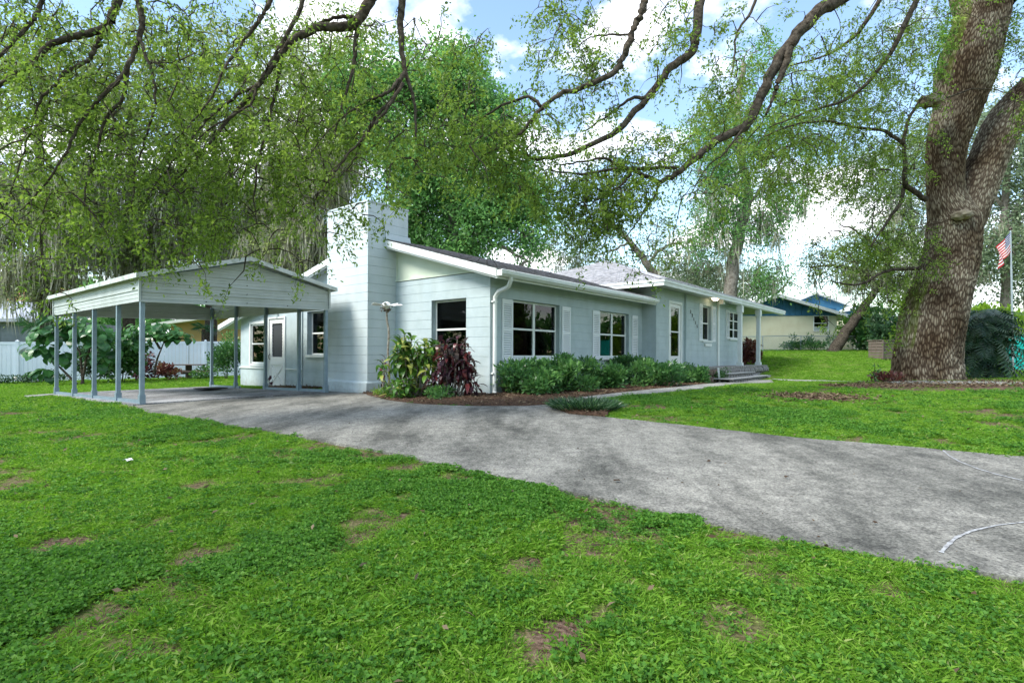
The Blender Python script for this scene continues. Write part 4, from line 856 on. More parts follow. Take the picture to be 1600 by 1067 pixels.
# canopy of the oak: limbs that come back down into view
T = Tree()
def P_(L, d0, d1=None, shift=0):
    d1 = d1 or d0; n = len(L); return [at(u, v, d0 + (d1 - d0) * i / (n - 1)) for i, (u, v) in enumerate(L)]
hub = top + Vector((-1.2, -1.0, 1.3))
h1 = T.limb([top + Vector((-.1, 0, -.4)), top + Vector((-.9, -.8, .9)), top + Vector((-2.2, -2, 1.5)), at(1400, -75, 11.2), at(1310, -2, 10.4)], .36, .135, 9)
m1 = T.limb(P_([(1310, -2), (1272, 22), (1237, 62), (1205, 112), (1182, 160), (1163, 198), (1125, 216), (1090, 242), (1060, 268), (1030, 285)], 10.4, 9.2), .125, .04, 10, jit=.012)
c1 = T.limb(P_([(1030, 285), (1000, 272), (972, 263), (935, 268), (902, 272), (860, 266)], 9.2, 8.8), .04, .012)
c2 = T.limb(P_([(1056, 262), (1010, 264), (972, 262), (945, 248), (900, 254), (865, 258)], 9.3, 8.9), .035, .01)
c3 = T.limb(P_([(1030, 285), (1020, 310), (1004, 330), (992, 352), (975, 372)], 9.2), .025, .008)
c4 = T.limb(P_([(985, 272), (968, 290), (945, 305), (915, 322)], 9), .025, .008)
c5 = T.limb(P_([(1237, 62), (1228, 95), (1214, 130), (1206, 155), (1195, 180)], 10, 9.7), .08, .02)
c6 = T.limb(P_([(1160, 200), (1130, 240), (1105, 260), (1080, 300)], 9.6), .02, .006)
h2 = T.limb([h1[12], at(1260, -160, 10.6), at(1150, -120, 10), at(1092, -30, 9.6)], .2, .09, 8)
m2 = T.limb(P_([(1092, -30), (1087, 40), (1078, 82), (1046, 105), (1017, 144), (972, 194), (947, 214), (890, 239), (844, 249), (822, 242)], 9.6, 8.8), .09, .022, 9, jit=.012)
c7 = T.limb(P_([(1005, 155), (990, 152), (972, 162), (947, 182), (914, 204)], 9.2), .035, .012)
h3 = T.limb([h2[8], at(1100, -190, 10), at(1040, -110, 9.4), at(1009, -20, 9)], .17, .09, 8)
m3 = T.limb(P_([(1009, -20), (1002, 15), (988, 45), (972, 91), (960, 111), (914, 136), (873, 150), (844, 169), (815, 206), (791, 224), (760, 240)], 9, 8.2), .07, .012, 9, jit=.012)
c8 = T.limb(P_([(844, 167), (824, 152), (782, 165), (741, 194), (720, 215)], 8.5), .03, .008)
c9 = T.limb(P_([(985, 55), (950, 55), (920, 60), (890, 82)], 8.9), .02, .006)
c10 = T.limb(P_([(1185, -20), (1170, 20), (1150, 50), (1145, 90), (1141, 120)], 9.5), .03, .01)
# limbs leaving the trunk into the frame between the far trees and the oak
c11 = T.limb(P_([(1446, 312), (1425, 298), (1412, 285), (1413, 262), (1411, 220), (1420, 185), (1440, 150)], 13.6, 13), .07, .03, 7)
c12 = T.limb(P_([(1412, 290), (1405, 318), (1388, 342), (1375, 362), (1360, 385)], 13.5, 13.2), .05, .02)
c13 = T.limb(P_([(1436, 420), (1410, 420), (1380, 425), (1355, 440), (1330, 445), (1300, 440)], 13.6, 13.2), .05, .015)
c14 = T.limb(P_([(1411, 225), (1380, 205), (1340, 200), (1290, 190), (1240, 195), (1190, 215)], 13, 11.5), .045, .015)
c15 = T.limb([h1[6], at(1420, 20, 12), at(1385, 90, 12), at(1330, 150, 12), at(1260, 175, 11.6), at(1200, 200, 11.2)], .07, .012)
c16 = T.limb([h1[8], at(1360, 20, 12), at(1330, 60, 12.3), at(1280, 90, 12.4), at(1200, 110, 12.4)], .06, .012)
for q, ev, ln in ((m1, .20, (.25, .8)), (c1, .08, (.2, .7)), (c2, .08, (.2, .7)), (c3, .07, (.2, .6)), (c4, .07, (.2, .6)), (c5, .2, (.2, .6)), (c6, .09, (.2, .6)), (m2, .22, (.25, .7)), (c7, .14, (.2, .6)), (m3, .16, (.3, .8)), (c8, .09, (.2, .7)), (c9, .10, (.2, .6)), (c10, .12, (.2, .5)), (c11, .15, (.3, .9)), (c12, .1, (.3, .9)), (c13, .08, (.3, .8)), (c14, .08, (.3, 1)), (c15, .10, (.3, 1.1)), (c16, .10, (.3, 1.1))): T.twigs_along(q, ev, ln)
for (u, v, d, ru, rv, rd, n) in [(1380, 130, 13.5, 60, 100, 1.6, 200), (1300, 130, 12.5, 80, 90, 1.4, 230), (1230, 240, 12, 70, 70, 1.2, 150), (1345, 260, 13.5, 70, 80, 1.2, 180), (1400, 400, 13.8, 45, 70, 1, 110), (1345, 385, 14, 45, 35, .8, 55), (1430, 250, 15.5, 40, 100, .8, 80),
        (1120, 190, 12, 50, 60, 1, 60), (1600, 60, 13, 40, 60, .8, 60), (1605, 150, 12.6, 30, 60, .6, 30), (1440, 40, 14.8, 40, 50, .6, 60), (950, 290, 9.2, 80, 40, .7, 120), (920, 340, 9.2, 50, 45, .6, 70), (1010, 240, 9.3, 90, 30, .7, 60), (820, 200, 8.5, 60, 45, .6, 50), (760, 235, 8.3, 60, 40, .6, 50), (720, 150, 8.6, 50, 50, .6, 22), (830, 290, 8.8, 60, 40, .6, 45), (900, 90, 9, 80, 60, .7, 60), (880, 20, 9, 60, 30, .6, 30), (1060, 40, 9.4, 60, 40, .7, 25), (1135, 130, 10, 60, 50, .6, 30)]:
    T.blob(at(u, v, d), (ru / F * d, rd, rv / F * d), n)
T.attach(.007, .10, .035)
oc = T.mb.build('branches', M['bark'], None, smooth=True); oc.parent = oak; oc.location = -oakbase; oc['kind'] = 'stuff'
hold = empty('holder', (0, 0, 0)); cr_o = T.foliage('crown', M['oak_leaf'], hold, per=34, length=.46, spread=.05, leaf=(.045, .085), ratio=.44, tr=.0035)
for c in list(hold.children): c.parent = oak; c.location = -oakbase
# ferns and bright leaves on the trunk edges
for (u, v, n, s) in ((1400, 480, 90, .10), (1390, 540, 50, .10), (1398, 520, 70, .12), (1474, 62, 240, .15), (1463, 100, 200, .14), (1480, 25, 160, .16), (1577, 30, 220, .16), (1572, 65, 120, .12), (1452, 135, 70, .09), (1405, 470, 90, .09)):
    p = rel(at(u, v, OD - .15)); A = np.array([tuple(p)] * n) + RNG.normal(size=(n, 3)) * s * np.array([.6, .8, 1.3]); D = RNG.normal(size=(n, 3)) + np.array([-.5 if u < 1540 else .5, -.4, -.2])
    o = leaves('resurrection_fern', A, D, RNG.uniform(.06, .14, n), .035, M['oak_leaf_bright'] if v < 300 else M['yellow_leaf'], oak); o['kind'] = 'stuff'

# ------------------------------------------------------------------ second oak: its trunk stands behind the camera, its limbs hang over the lawn
b2 = Vector((-7.2, -1.5, g(-7.2, -1.5)))
oak2 = empty('live_oak', b2, 0, 'spreading oak at left whose drooping leafy branches hang over the carport and lawn', 'tree')
trunk_mesh('trunk', [Vector((0, 0, -.2)), Vector((.1, .1, 1.5)), Vector((.3, .4, 3.2)), Vector((.9, 1.2, 5.2)), Vector((1.6, 2.2, 6.4))], [.62, .5, .45, .40, .3], 80, 160, oak2, flare=.2, seed=4)
T = Tree(); tp = b2 + Vector((.9, 1.2, 5.0))
M0 = T.limb([tp, b2 + Vector((1.8, 3.0, 6.6)), Vector((-4.2, 4.0, 5.9)), Vector((-2.6, 5.6, 5.6)), Vector((-1.2, 6.6, 5.5))], .30, .15, 9)
M1 = T.limb([M0[6], Vector((-6.2, 3.8, 5.6)), Vector((-6.4, 5.2, 5.3)), Vector((-6.0, 6.4, 5.0))], .16, .10, 8)
def join(hub_, L, d0, d1, r0, r1, n=7, j=.005):
    pts = P_(L, d0, d1); mid = Vector(hub_).lerp(pts[0], .55) + Vector((0, 0, .35)); T.limb([hub_, mid, pts[0]], r0 * 1.15, r0, 7); return T.limb(pts, r0, r1, n, jit=j)
Q = []
Q.append(join(M0[18], [(630, -30), (626, 0), (624, 41), (626, 82), (634, 119), (646, 165), (648, 218)], 7.4, 7.2, .06, .012))
Q.append(T.limb(P_([(630, 115), (618, 130), (605, 144), (580, 156), (560, 165), (520, 195), (490, 232)], 7.2, 6.9), .03, .007))
Q.append(T.limb(P_([(626, 118), (615, 150), (592, 175), (575, 200), (563, 225), (552, 250), (540, 268)], 7.2, 7), .03, .007))
Q.append(T.limb(P_([(628, 130), (600, 175), (565, 215), (535, 250), (510, 285), (492, 312)], 7.1, 6.8), .024, .006))
Q.append(join(M0[16], [(590, -30), (577, 0), (560, 28), (547, 41), (520, 43), (496, 43), (470, 55), (452, 65), (427, 99), (405, 129), (380, 160), (358, 185), (328, 222), (302, 254)], 7.2, 6.6, .075, .012, 8))
Q.append(T.limb(P_([(558, 35), (553, 65), (552, 95), (546, 125), (534, 159), (527, 190), (521, 215)], 7.1, 7), .035, .008))
Q.append(T.limb(P_([(556, 30), (535, 26), (515, 30), (496, 36), (475, 52)], 7.1, 7), .03, .012))
Q.append(T.limb(P_([(440, 80), (432, 130), (420, 180), (405, 240), (395, 300), (400, 350)], 6.9, 6.8), .025, .006))
Q.append(T.limb(P_([(405, 129), (370, 150), (335, 175), (300, 215), (262, 262), (235, 300)], 6.8, 6.4), .022, .006))
Q.append(join(M0[14], [(478, -25), (465, 20), (448, 52), (430, 82), (414, 108), (400, 140), (388, 164), (355, 185), (320, 206), (280, 250)], 6.8, 6.4, .03, .007))
Q.append(join(M0[13], [(431, -20), (410, 20), (395, 42), (379, 65), (360, 90), (345, 116), (330, 150), (300, 190), (270, 220)], 6.7, 6.2, .03, .006))
Q.append(join(M1[10], [(210, -30), (215, 0), (220, 34), (217, 55), (211, 73), (198, 108), (190, 155), (164, 185), (151, 233), (135, 280), (129, 327)], 6.4, 6.2, .04, .008))
Q.append(join(M1[12], [(186, -30), (181, 0), (172, 25), (164, 43), (129, 54), (100, 62), (78, 69), (58, 88), (43, 103), (20, 118), (0, 132), (-40, 160)], 6.3, 6.0, .05, .02))
Q.append(T.limb(P_([(160, 48), (152, 66), (145, 80), (134, 95), (115, 106), (99, 116), (78, 138), (60, 160), (50, 190), (43, 215), (30, 255), (15, 300)], 6.2, 6.0), .03, .006))
Q.append(T.limb(P_([(205, 92), (180, 130), (150, 160), (120, 200), (95, 250), (60, 300), (30, 330)], 6.2, 6.0), .028, .006))
Q.append(T.limb(P_([(215, 60), (235, 110), (240, 160), (225, 220), (210, 270), (205, 320)], 6.3), .02, .006))
Q.append(join(M1[8], [(75, -30), (60, 10), (47, 35), (20, 62), (-10, 100), (-50, 140)], 6.1, 5.8, .03, .012))
Q.append(T.limb(P_([(300, 250), (270, 290), (250, 325), (240, 350)], 6.6), .012, .005))
for q in Q: T.twigs_along(q, .085, (.2, .65), droop=.9)
for (u, v, d, ru, rv, rd, n) in [(60, 25, 6.6, 90, 30, .6, 30), (290, 30, 7.2, 80, 30, .7, 30), (420, 30, 7.4, 60, 35, .6, 22), (80, 100, 6.3, 110, 110, .7, 65), (60, 260, 6.4, 90, 90, .7, 70), (230, 60, 6.9, 90, 70, .7, 42), (200, 240, 6.7, 100, 100, .8, 65), (330, 140, 7.2, 110, 120, .8, 70), (360, 270, 7, 110, 85, .8, 80), (460, 170, 7.4, 80, 100, .8, 85), (465, 270, 7, 45, 50, .6, 40), (480, 330, 7, 22, 30, .4, 10), (560, 190, 7.4, 60, 60, .7, 35), (640, 220, 7.6, 50, 50, .6, 30), (660, 60, 7.8, 60, 50, .5, 26), (290, 350, 6.9, 90, 25, .5, 32), (120, 350, 6.5, 100, 30, .5, 22), (740, 60, 8, 50, 40, .5, 12), (690, 210, 8, 40, 50, .6, 30), (560, 60, 7.6, 50, 50, .7, 28)]:
    T.blob(at(u, v, d), (ru / F * d, rd, rv / F * d), n)
T.attach(.006, .10, .02)
o = T.mb.build('branches', M['bark'], None, smooth=True); o.parent = oak2; o.location = -b2; o['kind'] = 'stuff'
T.foliage('crown', M['oak_leaf'], hold, per=34, length=.42, spread=.042, leaf=(.04, .072), ratio=.44, droop=.9, tr=.003, flow=(-.35, 0, -.2))
for c in list(hold.children): c.parent = oak2; c.location = -b2
bpy.data.objects.remove(hold)

# ------------------------------------------------------------------ trees behind
def far_tree(name, label, base, trunk, limbs, blobs, leafm, per=36, length=1.1, spread=.42, leaf=(.14, .24), mossn=0, mossL=1.0, r0=.3, barkmat='barkgrey', group=None, ratio=.5, mossbias=-.4, ev=.8):
    """trunk, limbs: lists of (u, v) read off the photograph at the tree's distance; blobs: (u, v, ru, rv, n)"""
    u, v, d = base; bx_ = (u - 800) / F * d; B_ = Vector((bx_, d, g(bx_, d)))
    root = empty(name, B_, 0, label, 'tree', group); T = Tree()
    pts = [B_ - Vector((0, 0, .2))] + [at(uu, vv, d + dd) for uu, vv, dd in trunk]; q = T.limb(pts, r0, r0 * .35, 10, jit=.03)
    o = MB(); o.tube([p - B_ for p in q], [r0 * (1.25 if i == 0 else 1) * (1 - .65 * i / (len(q) - 1)) for i in range(len(q))], 12); o.build('trunk', M[barkmat], root, smooth=True); T.mb = MB()
    for r, L in limbs: qq = T.limb([at(uu, vv, d + dd) for uu, vv, dd in L], r, r * .3, 6, jit=.05); T.twigs_along(qq, ev, (.4, 1.6), droop=.3)
    for uu, vv, ru, rv, n in blobs: T.blob(at(uu, vv, d), (ru / F * d, max(1.2, min(ru, rv) / F * d * .8), rv / F * d), n)
    T.attach(.02, .12, .12, cap=14)
    b = T.mb.build('branches', M[barkmat], root, smooth=True); b.location = -B_; b['kind'] = 'stuff'
    hh = empty('holder', (0, 0, 0)); T.foliage('crown', M[leafm], hh, per=per, length=length, spread=spread, leaf=leaf, ratio=ratio, droop=.5, twigs=1, tr=.012)
    if mossn:
        lo_ = np.argsort(T.A[:, 2])[:int(len(T.A) * .5)]; idx = RNG.choice(lo_, mossn); A = T.A[idx] + RNG.normal(size=(mossn, 3)) * .3
        strands('spanish_moss', A, RNG.uniform(.5, 1.5, mossn) * mossL, M['moss'], hh, per=16, spread=.16, w=(.03, .07))
    for c in list(hh.children): c.parent = root; c.location = -B_
    bpy.data.objects.remove(hh); return root
GL = 'moss-hung trees behind the left fence'
far_tree('shade_tree', 'tall bright green tree rising behind the chimney and main roof', (715, 560, 27), [(716, 450, 0), (706, 350, 0), (712, 250, 0), (700, 160, 0), (690, 100, 0)],
    [(.16, [(708, 330, 0), (740, 360, 0), (790, 390, 0), (830, 412, 0)]), (.14, [(710, 290, 0), (770, 270, 0), (810, 230, .5)]), (.12, [(706, 260, 0), (650, 210, 0), (620, 190, .5)]), (.10, [(712, 350, 0), (660, 320, 1), (630, 330, 1)]), (.08, [(700, 170, 0), (740, 120, 0), (760, 110, 0)])],
    [(690, 130, 75, 60, 190), (620, 170, 50, 70, 110), (760, 200, 60, 80, 150), (670, 260, 70, 60, 170), (640, 340, 45, 45, 100), (740, 330, 50, 55, 120), (800, 290, 50, 50, 100), (700, 380, 60, 25, 60), (820, 350, 40, 40, 45), (560, 130, 50, 50, 70)], 'far_leaf', 60, 1.2, .4, (.15, .26), r0=.42)
LB = [((75, 560, 27), [(72, 480, 0), (70, 380, 0), (60, 250, 0), (66, 120, 0)], [(.16, [(70, 380, 0), (100, 430, 0), (75, 455, 0)]), (.14, [(66, 300, 0), (120, 230, 0), (180, 200, 0)]), (.14, [(68, 330, 0), (20, 270, 0), (-40, 240, 0)])], [(60, 120, 110, 110, 200), (20, 300, 70, 80, 130), (120, 330, 60, 70, 110), (150, 200, 70, 90, 130), (60, 420, 60, 40, 60)], 'dark trunked mossy tree behind the fence above the grey house at far left'),
      ((196, 560, 30), [(200, 470, 0), (196, 380, 0), (205, 260, 0), (200, 150, 0)], [(.14, [(198, 330, 0), (250, 260, 0), (300, 220, 0)]), (.12, [(200, 360, 0), (160, 300, 0), (130, 260, 0)])], [(240, 120, 110, 100, 200), (180, 350, 60, 60, 100), (260, 330, 70, 70, 120), (300, 230, 60, 80, 100), (230, 410, 60, 25, 40)], 'mossy tree with a pale straight trunk behind the carport roof at left'),
      ((330, 560, 31), [(328, 460, 0), (322, 380, 0), (335, 280, 0), (330, 160, 0)], [(.14, [(326, 340, 0), (380, 270, 0), (420, 230, 0)]), (.12, [(328, 380, 0), (290, 330, 0), (260, 310, 0)])], [(380, 130, 100, 100, 190), (340, 340, 60, 70, 110), (420, 330, 50, 70, 90), (440, 220, 60, 80, 100), (400, 400, 60, 30, 50)], 'mossy tree directly behind the carport ridge with moss curtains'),
      ((462, 560, 29), [(466, 460, 0), (470, 380, 0), (462, 280, 0), (470, 170, 0)], [(.14, [(468, 340, 0), (510, 290, 0), (540, 270, 0)]), (.12, [(466, 360, 0), (430, 310, 0)])], [(520, 110, 90, 90, 140), (500, 250, 60, 80, 110), (480, 370, 40, 50, 70), (550, 200, 50, 60, 80), (430, 390, 40, 40, 50)], 'mossy tree behind the left roof slope beside the chimney')]
for b_, t_, l_, bl_, lb_ in LB: far_tree('mossy_tree', lb_, b_, t_, l_, bl_, 'mossy_leaf', 46, 1.1, .42, (.14, .24), 520, 1.7, .34, 'bark', GL)
far_tree('slanting_tree', 'thin-leaved oak with a long bare slanting trunk behind the hip roof', (1040, 560, 34), [(1032, 450, 0), (1012, 415, 0), (990, 385, 0), (962, 356, 0), (935, 325, 0)],
    [(.12, [(1010, 412, 0), (1030, 390, 0), (1060, 380, 0), (1080, 395, 0)]), (.09, [(985, 380, 0), (960, 390, 0), (930, 400, 0)]), (.08, [(950, 345, 0), (900, 350, 0), (870, 370, 0)])],
    [(880, 385, 45, 35, 60), (930, 405, 50, 25, 50), (1070, 405, 60, 40, 80), (1030, 380, 40, 35, 30), (930, 350, 50, 30, 30), (1100, 430, 40, 25, 40)], 'pale_leaf', 28, .9, .4, (.12, .20), 60, .9, .30, ev=1.2)
far_tree('tall_oak', 'tall open oak with a straight grey trunk behind the porch roof', (1140, 556, 31), [(1141, 450, 0), (1148, 390, 0), (1163, 330, 0), (1168, 300, 0), (1155, 240, 0), (1150, 170, 0), (1160, 100, 0)],
    [(.12, [(1160, 335, 0), (1185, 300, 0), (1215, 260, 0), (1240, 220, 0)]), (.12, [(1156, 250, 0), (1120, 200, 0), (1095, 190, 0)]), (.10, [(1152, 200, 0), (1190, 140, 0), (1210, 110, 0)]), (.08, [(1165, 320, 0), (1130, 290, 0), (1100, 300, 0)])],
    [(1120, 290, 50, 60, 120), (1180, 200, 60, 60, 110), (1110, 210, 45, 50, 80), (1210, 320, 50, 50, 80), (1150, 350, 50, 40, 60), (1230, 220, 50, 60, 70), (1180, 100, 50, 50, 40), (1190, 430, 40, 30, 40), (1110, 370, 40, 30, 40)], 'far_leaf', 40, 1.0, .36, (.12, .20), 90, 1.6, .40)
far_tree('leaning_tree', 'leaning mossy tree in front of the blue-gabled house', (1300, 557, 31.5), [(1318, 525, 0), (1335, 500, 0), (1358, 468, 0), (1376, 440, 0), (1390, 400, 0)],
    [(.12, [(1372, 445, 0), (1330, 420, 0), (1290, 415, 0), (1265, 420, 0)]), (.10, [(1385, 410, 0), (1350, 370, 0), (1310, 350, 0)]), (.10, [(1388, 400, 0), (1430, 370, 0)])],
    [(1285, 415, 30, 22, 30), (1345, 425, 40, 28, 55), (1380, 400, 50, 50, 90), (1310, 390, 50, 40, 60), (1420, 440, 40, 40, 60)], 'mossy_leaf', 34, .8, .32, (.10, .17), 60, 1.3, .34, 'bark')
far_tree('background_tree', 'pale green tree filling the sky between the flag and the big trunk', (1570, 560, 38), [(1572, 450, 0), (1568, 350, 0), (1575, 250, 0), (1570, 150, 0)],
    [(.14, [(1570, 350, 0), (1620, 300, 0), (1660, 280, 0)]), (.14, [(1570, 330, 0), (1530, 270, 0), (1500, 250, 0)])],
    [(1570, 220, 70, 90, 200), (1560, 380, 60, 60, 150), (1620, 330, 60, 90, 150), (1500, 400, 40, 50, 60), (1640, 440, 60, 60, 100), (1680, 220, 60, 90, 90)], 'pale_leaf', 44, 1.4, .5, (.18, .30), 60, 1.6, .36)
far_tree('background_tree', 'small pale tree behind the flat roofed end of the blue-gabled house', (1425, 560, 45), [(1425, 480, 0), (1428, 400, 0), (1420, 300, 0)],
    [(.14, [(1426, 380, 0), (1460, 330, 0)]), (.14, [(1426, 400, 0), (1390, 350, 0), (1370, 330, 0)])], [(1410, 330, 60, 70, 130), (1440, 240, 40, 60, 80), (1370, 270, 50, 60, 80), (1420, 440, 50, 40, 60)], 'pale_leaf', 40, 1.5, .5, (.18, .3), 50, 1.6, .36)
far_tree('background_tree', 'distant low tree seen over the porch roof', (1210, 553, 52), [(1212, 480, 0), (1208, 440, 0)], [(.14, [(1210, 460, 0), (1180, 430, 0)]), (.14, [(1210, 460, 0), (1240, 430, 0)])], [(1180, 440, 40, 25, 60), (1120, 440, 60, 30, 90), (1060, 440, 60, 25, 80)], 'pale_leaf', 34, 1.5, .5, (.2, .32), 0, 1, .3)
n = 52000; a = RNG.random(n) * 6.283; hgt = 4.5 + 4.5 * fbm(a * 14, a * 0 + 3, 1.0, 61) + 3.5 * (np.cos(a) * 0 + (np.sin(a) < .2)); r = 74 + RNG.normal(size=n) * 3; X = np.sin(a) * r * (1 + .25 * (np.cos(a) > 0)); Y = np.cos(a) * r + 8
Z = RNG.random(n) ** .8 * hgt - 1 + .5 * RNG.normal(size=n); tag(leaves('distant_woods', np.stack([X, Y, Z], 1), RNG.normal(size=(n, 3)), RNG.uniform(.7, 1.5, n), .75, M['far_leaf'], rnd=np.clip(.5 * RNG.random(n) + .6 * fbm(a * 30, Z * .6, 1, 62) - .15, 0, 1)), 'belt of distant trees closing the view all round', 'trees', kind='stuff')
# ------------------------------------------------------------------ fences and neighbours
def panel_fence(name, label, A, B, top, pn, mt, gapw=.02, plank='plank', pw=.15, base=None, cat='fence', rail=.12, postw=.12):
    A, B = Vector(A), Vector(B); L = (B - A).length; d = (B - A).normalized(); A0 = Vector((A.x, A.y, g(A.x, A.y)))
    root = empty(name, A0, math.atan2(d.y, d.x), label, cat); n = max(1, round(L / pn)); w = L / n
    me = None
    for i in range(n + 1):
        p = A + d * w * i; z = g(p.x, p.y) - A0.z; MB().box(w * i - postw / 2, w * i + postw / 2, -postw / 2, postw / 2, z - .1, z + top + .04).hexa([(w * i - postw * .6, -postw * .6, z + top + .04), (w * i + postw * .6, -postw * .6, z + top + .04), (w * i + postw * .6, postw * .6, z + top + .04), (w * i - postw * .6, postw * .6, z + top + .04)] + [(w * i, 0, z + top + .09)] * 4).build('post', M[mt], root)
    for i in range(n):
        p, q = A + d * w * i, A + d * w * (i + 1); z0, z1 = g(p.x, p.y) - A0.z, g(q.x, q.y) - A0.z; x0, x1 = w * i + postw / 2, w * (i + 1) - postw / 2
        MB().hexa([(x0, -.025, z0 + top - rail), (x1, -.025, z1 + top - rail), (x1, .025, z1 + top - rail), (x0, .025, z0 + top - rail), (x0, -.025, z0 + top), (x1, -.025, z1 + top), (x1, .025, z1 + top), (x0, .025, z0 + top)]).build('top_rail', M[mt], root)
        MB().hexa([(x0, -.025, z0 + .03), (x1, -.025, z1 + .03), (x1, .025, z1 + .03), (x0, .025, z0 + .03), (x0, -.025, z0 + .17), (x1, -.025, z1 + .17), (x1, .025, z1 + .17), (x0, .025, z0 + .17)]).build('bottom_rail', M[mt], root)
        m = int((x1 - x0) / pw); s = (x1 - x0) / m; pm = MB()
        for k in range(m):
            a = x0 + s * k + .003; b = a + s - .006; za = z0 + (z1 - z0) * (a - x0) / (x1 - x0)
            pm.box(a, b, -.012 - .004 * (k % 2), .012, za + .16, za + top - rail + .01)
        tag(pm.build('pickets', M[mt], root), kind='stuff')
    return root
f0, f1, f2 = at(-90, 570, 23.2), at(250, 570, 27.0), at(480, 570, 30.0)
panel_fence('vinyl_fence', 'white vinyl privacy fence running along the back of the side yard', (f0.x, f0.y, 0), (f2.x, f2.y, 0), 1.83, 2.4, 'vinyl')
# teal screened fence at the right edge
t0, t1 = at(1574, 570, 22.0), at(1635, 570, 20.8)
panel_fence('screened_fence', 'teal fabric-covered fence at the far right edge behind the flagpole', (t0.x, t0.y, 0), (t1.x, t1.y, 0), 1.45, 1.6, 'teal', rail=.06, postw=.06)
# chain link fence in front of the blue-gabled house
c0, c1 = at(1130, 560, 31.5), at(1420, 560, 34); A0 = Vector((c0.x, c0.y, g(c0.x, c0.y))); dd_ = Vector((c1.x - c0.x, c1.y - c0.y, 0)); Lc = dd_.length; dd_.normalize()
cf = empty('chain_link_fence', A0, math.atan2(dd_.y, dd_.x), 'low grey chain link fence in front of the blue-gabled house', 'fence'); zt = A0.z
def cg(x): p = A0 + dd_ * x; return g(p.x, p.y) - A0.z
for i in range(6):
    x = Lc * i / 5; MB().tube([(x, 0, cg(x) - .1), (x, 0, cg(x) + .92)], .03, 6).build('post', M['pole'], cf)
MB().tube([(Lc * i / 10, 0, cg(Lc * i / 10) + .9) for i in range(11)], .022, 6).build('top_rail', M['pole'], cf)
wm = MB(); n = int(Lc / .09)
for i in range(n):
    x = i * Lc / n
    if x + .8 < Lc: wm.bar((x, .01, cg(x) + .03), (x + .8, .01, cg(x + .8) + .88), .004); wm.bar((x + .8, -.01, cg(x + .8) + .03), (x, -.01, cg(x) + .88), .004)
tag(wm.build('wire_mesh', M['pole'], cf), kind='stuff')

# blue gabled house at the right
D_ = 37.0; hb = Vector((at(1213, 552, D_).x, D_, .30)); nb = empty('neighbour_house', hb, math.radians(-6), 'cream block house with blue board gables behind the chain link fence', 'house')
def pxm(u, v): q = at(u, v, D_) - hb; return q.x, q.z
wz = pxm(0, 488)[1]; pkz = pxm(0, 457)[1]; xl, xr = pxm(1130, 0)[0], pxm(1292, 0)[0]
def bwall(m_, x0, x1, y0, y1, z0, z1): m_.box(x0, x1, y0, y1, z0, z1)
wx0, wz0 = pxm(1268, 517); wx1, wz1 = pxm(1290, 494)
w_ = MB(); w_.box(xl, wx0, 0, 9, -.4, wz); w_.box(wx1, xr + .45, 0, 9, -.4, wz); w_.box(wx0, wx1, 0, .2, -.4, wz0); w_.box(wx0, wx1, 0, .2, wz1, wz); w_.box(wx0, wx1, .6, 9, -.4, wz); w_.build('wall', M['yellowwall'], nb)
for i in range(4): MB().box(wx0 + .03, wx1 - .03, .05 + .02 * (i % 2), .07 + .02 * (i % 2), wz0 + (wz1 - wz0) * i / 4 + .03, wz0 + (wz1 - wz0) * (i + 1) / 4 - .02).build('window_pane', M['glass'] if i else M['blind'], nb)
fm = MB(); 
for a, b, c, d in ((wx0, wx1, wz0 - .06, wz0), (wx0, wx1, wz1 - .03, wz1 + .03), (wx0 - .03, wx0 + .03, wz0, wz1), (wx1 - .03, wx1 + .03, wz0, wz1), (wx0, wx1, (wz0 + wz1) / 2 - .02, (wz0 + wz1) / 2 + .02), (wx0, wx1, wz0 * .75 + wz1 * .25 - .015, wz0 * .75 + wz1 * .25 + .015)): fm.box(a, b, -.03, .04, c, d)
fm.build('window_frame', M['trim'], nb); MB().box(wx0 + .03, wx1 - .03, .3, .5, wz0, wz1).build('room', M['dark'], nb)
ap = (0, pkz)
sl_ = (pkz - wz) / (pxm(1312, 0)[0]); ex0 = xl - .6; ex1 = pxm(1312, 0)[0] + .5; eL = pkz - sl_ * abs(ex0); eR = pkz - sl_ * ex1
def gboard(xa, xb):
    mb = MB(); P = [(xa, -.03, wz), (xb, -.03, wz), (xb, -.03, pkz - sl_ * abs(xb) - .12), (xa, -.03, pkz - sl_ * abs(xa) - .12)]
    if min(P[2][2], P[3][2]) > wz + .02: mb.prism(P, (0, .06, 0)); return mb
x = xl
while x < xr + .4:
    nx_ = x + .40; mb = gboard(x + .008, min(nx_ - .008, xr + .4))
    if x < 0 < nx_: mb = MB().prism([(x + .008, -.03, wz), (nx_ - .008, -.03, wz), (nx_ - .008, -.03, pkz - .18), (0, -.03, pkz - .12), (x + .008, -.03, pkz - .18)], (0, .06, 0))
    if mb: mb.build('gable_board', M['blue'], nb)
    x = nx_
MB().box(xl, xr + .4, .0, .05, wz, wz + .5).build('gable_backing', M['blue'], nb)
mb = MB(); mb.prism([(ex0, -.5, eL - .1), (0, -.5, pkz - .1), (ex1, -.5, eR - .1), (ex1, -.5, eR + .06), (0, -.5, pkz + .06), (ex0, -.5, eL + .06)], (0, 10, 0)); mb.build('roof', M['steelw'], nb)
for a, b in (((ex0, eL), (0, pkz)), ((0, pkz), (ex1, eR))): MB().prism([(a[0], -.53, a[1] - .13), (b[0], -.53, b[1] - .13), (b[0], -.53, b[1] + .08), (a[0], -.53, a[1] + .08)], (0, .03, 0)).build('rake_board', M['trim'], nb)
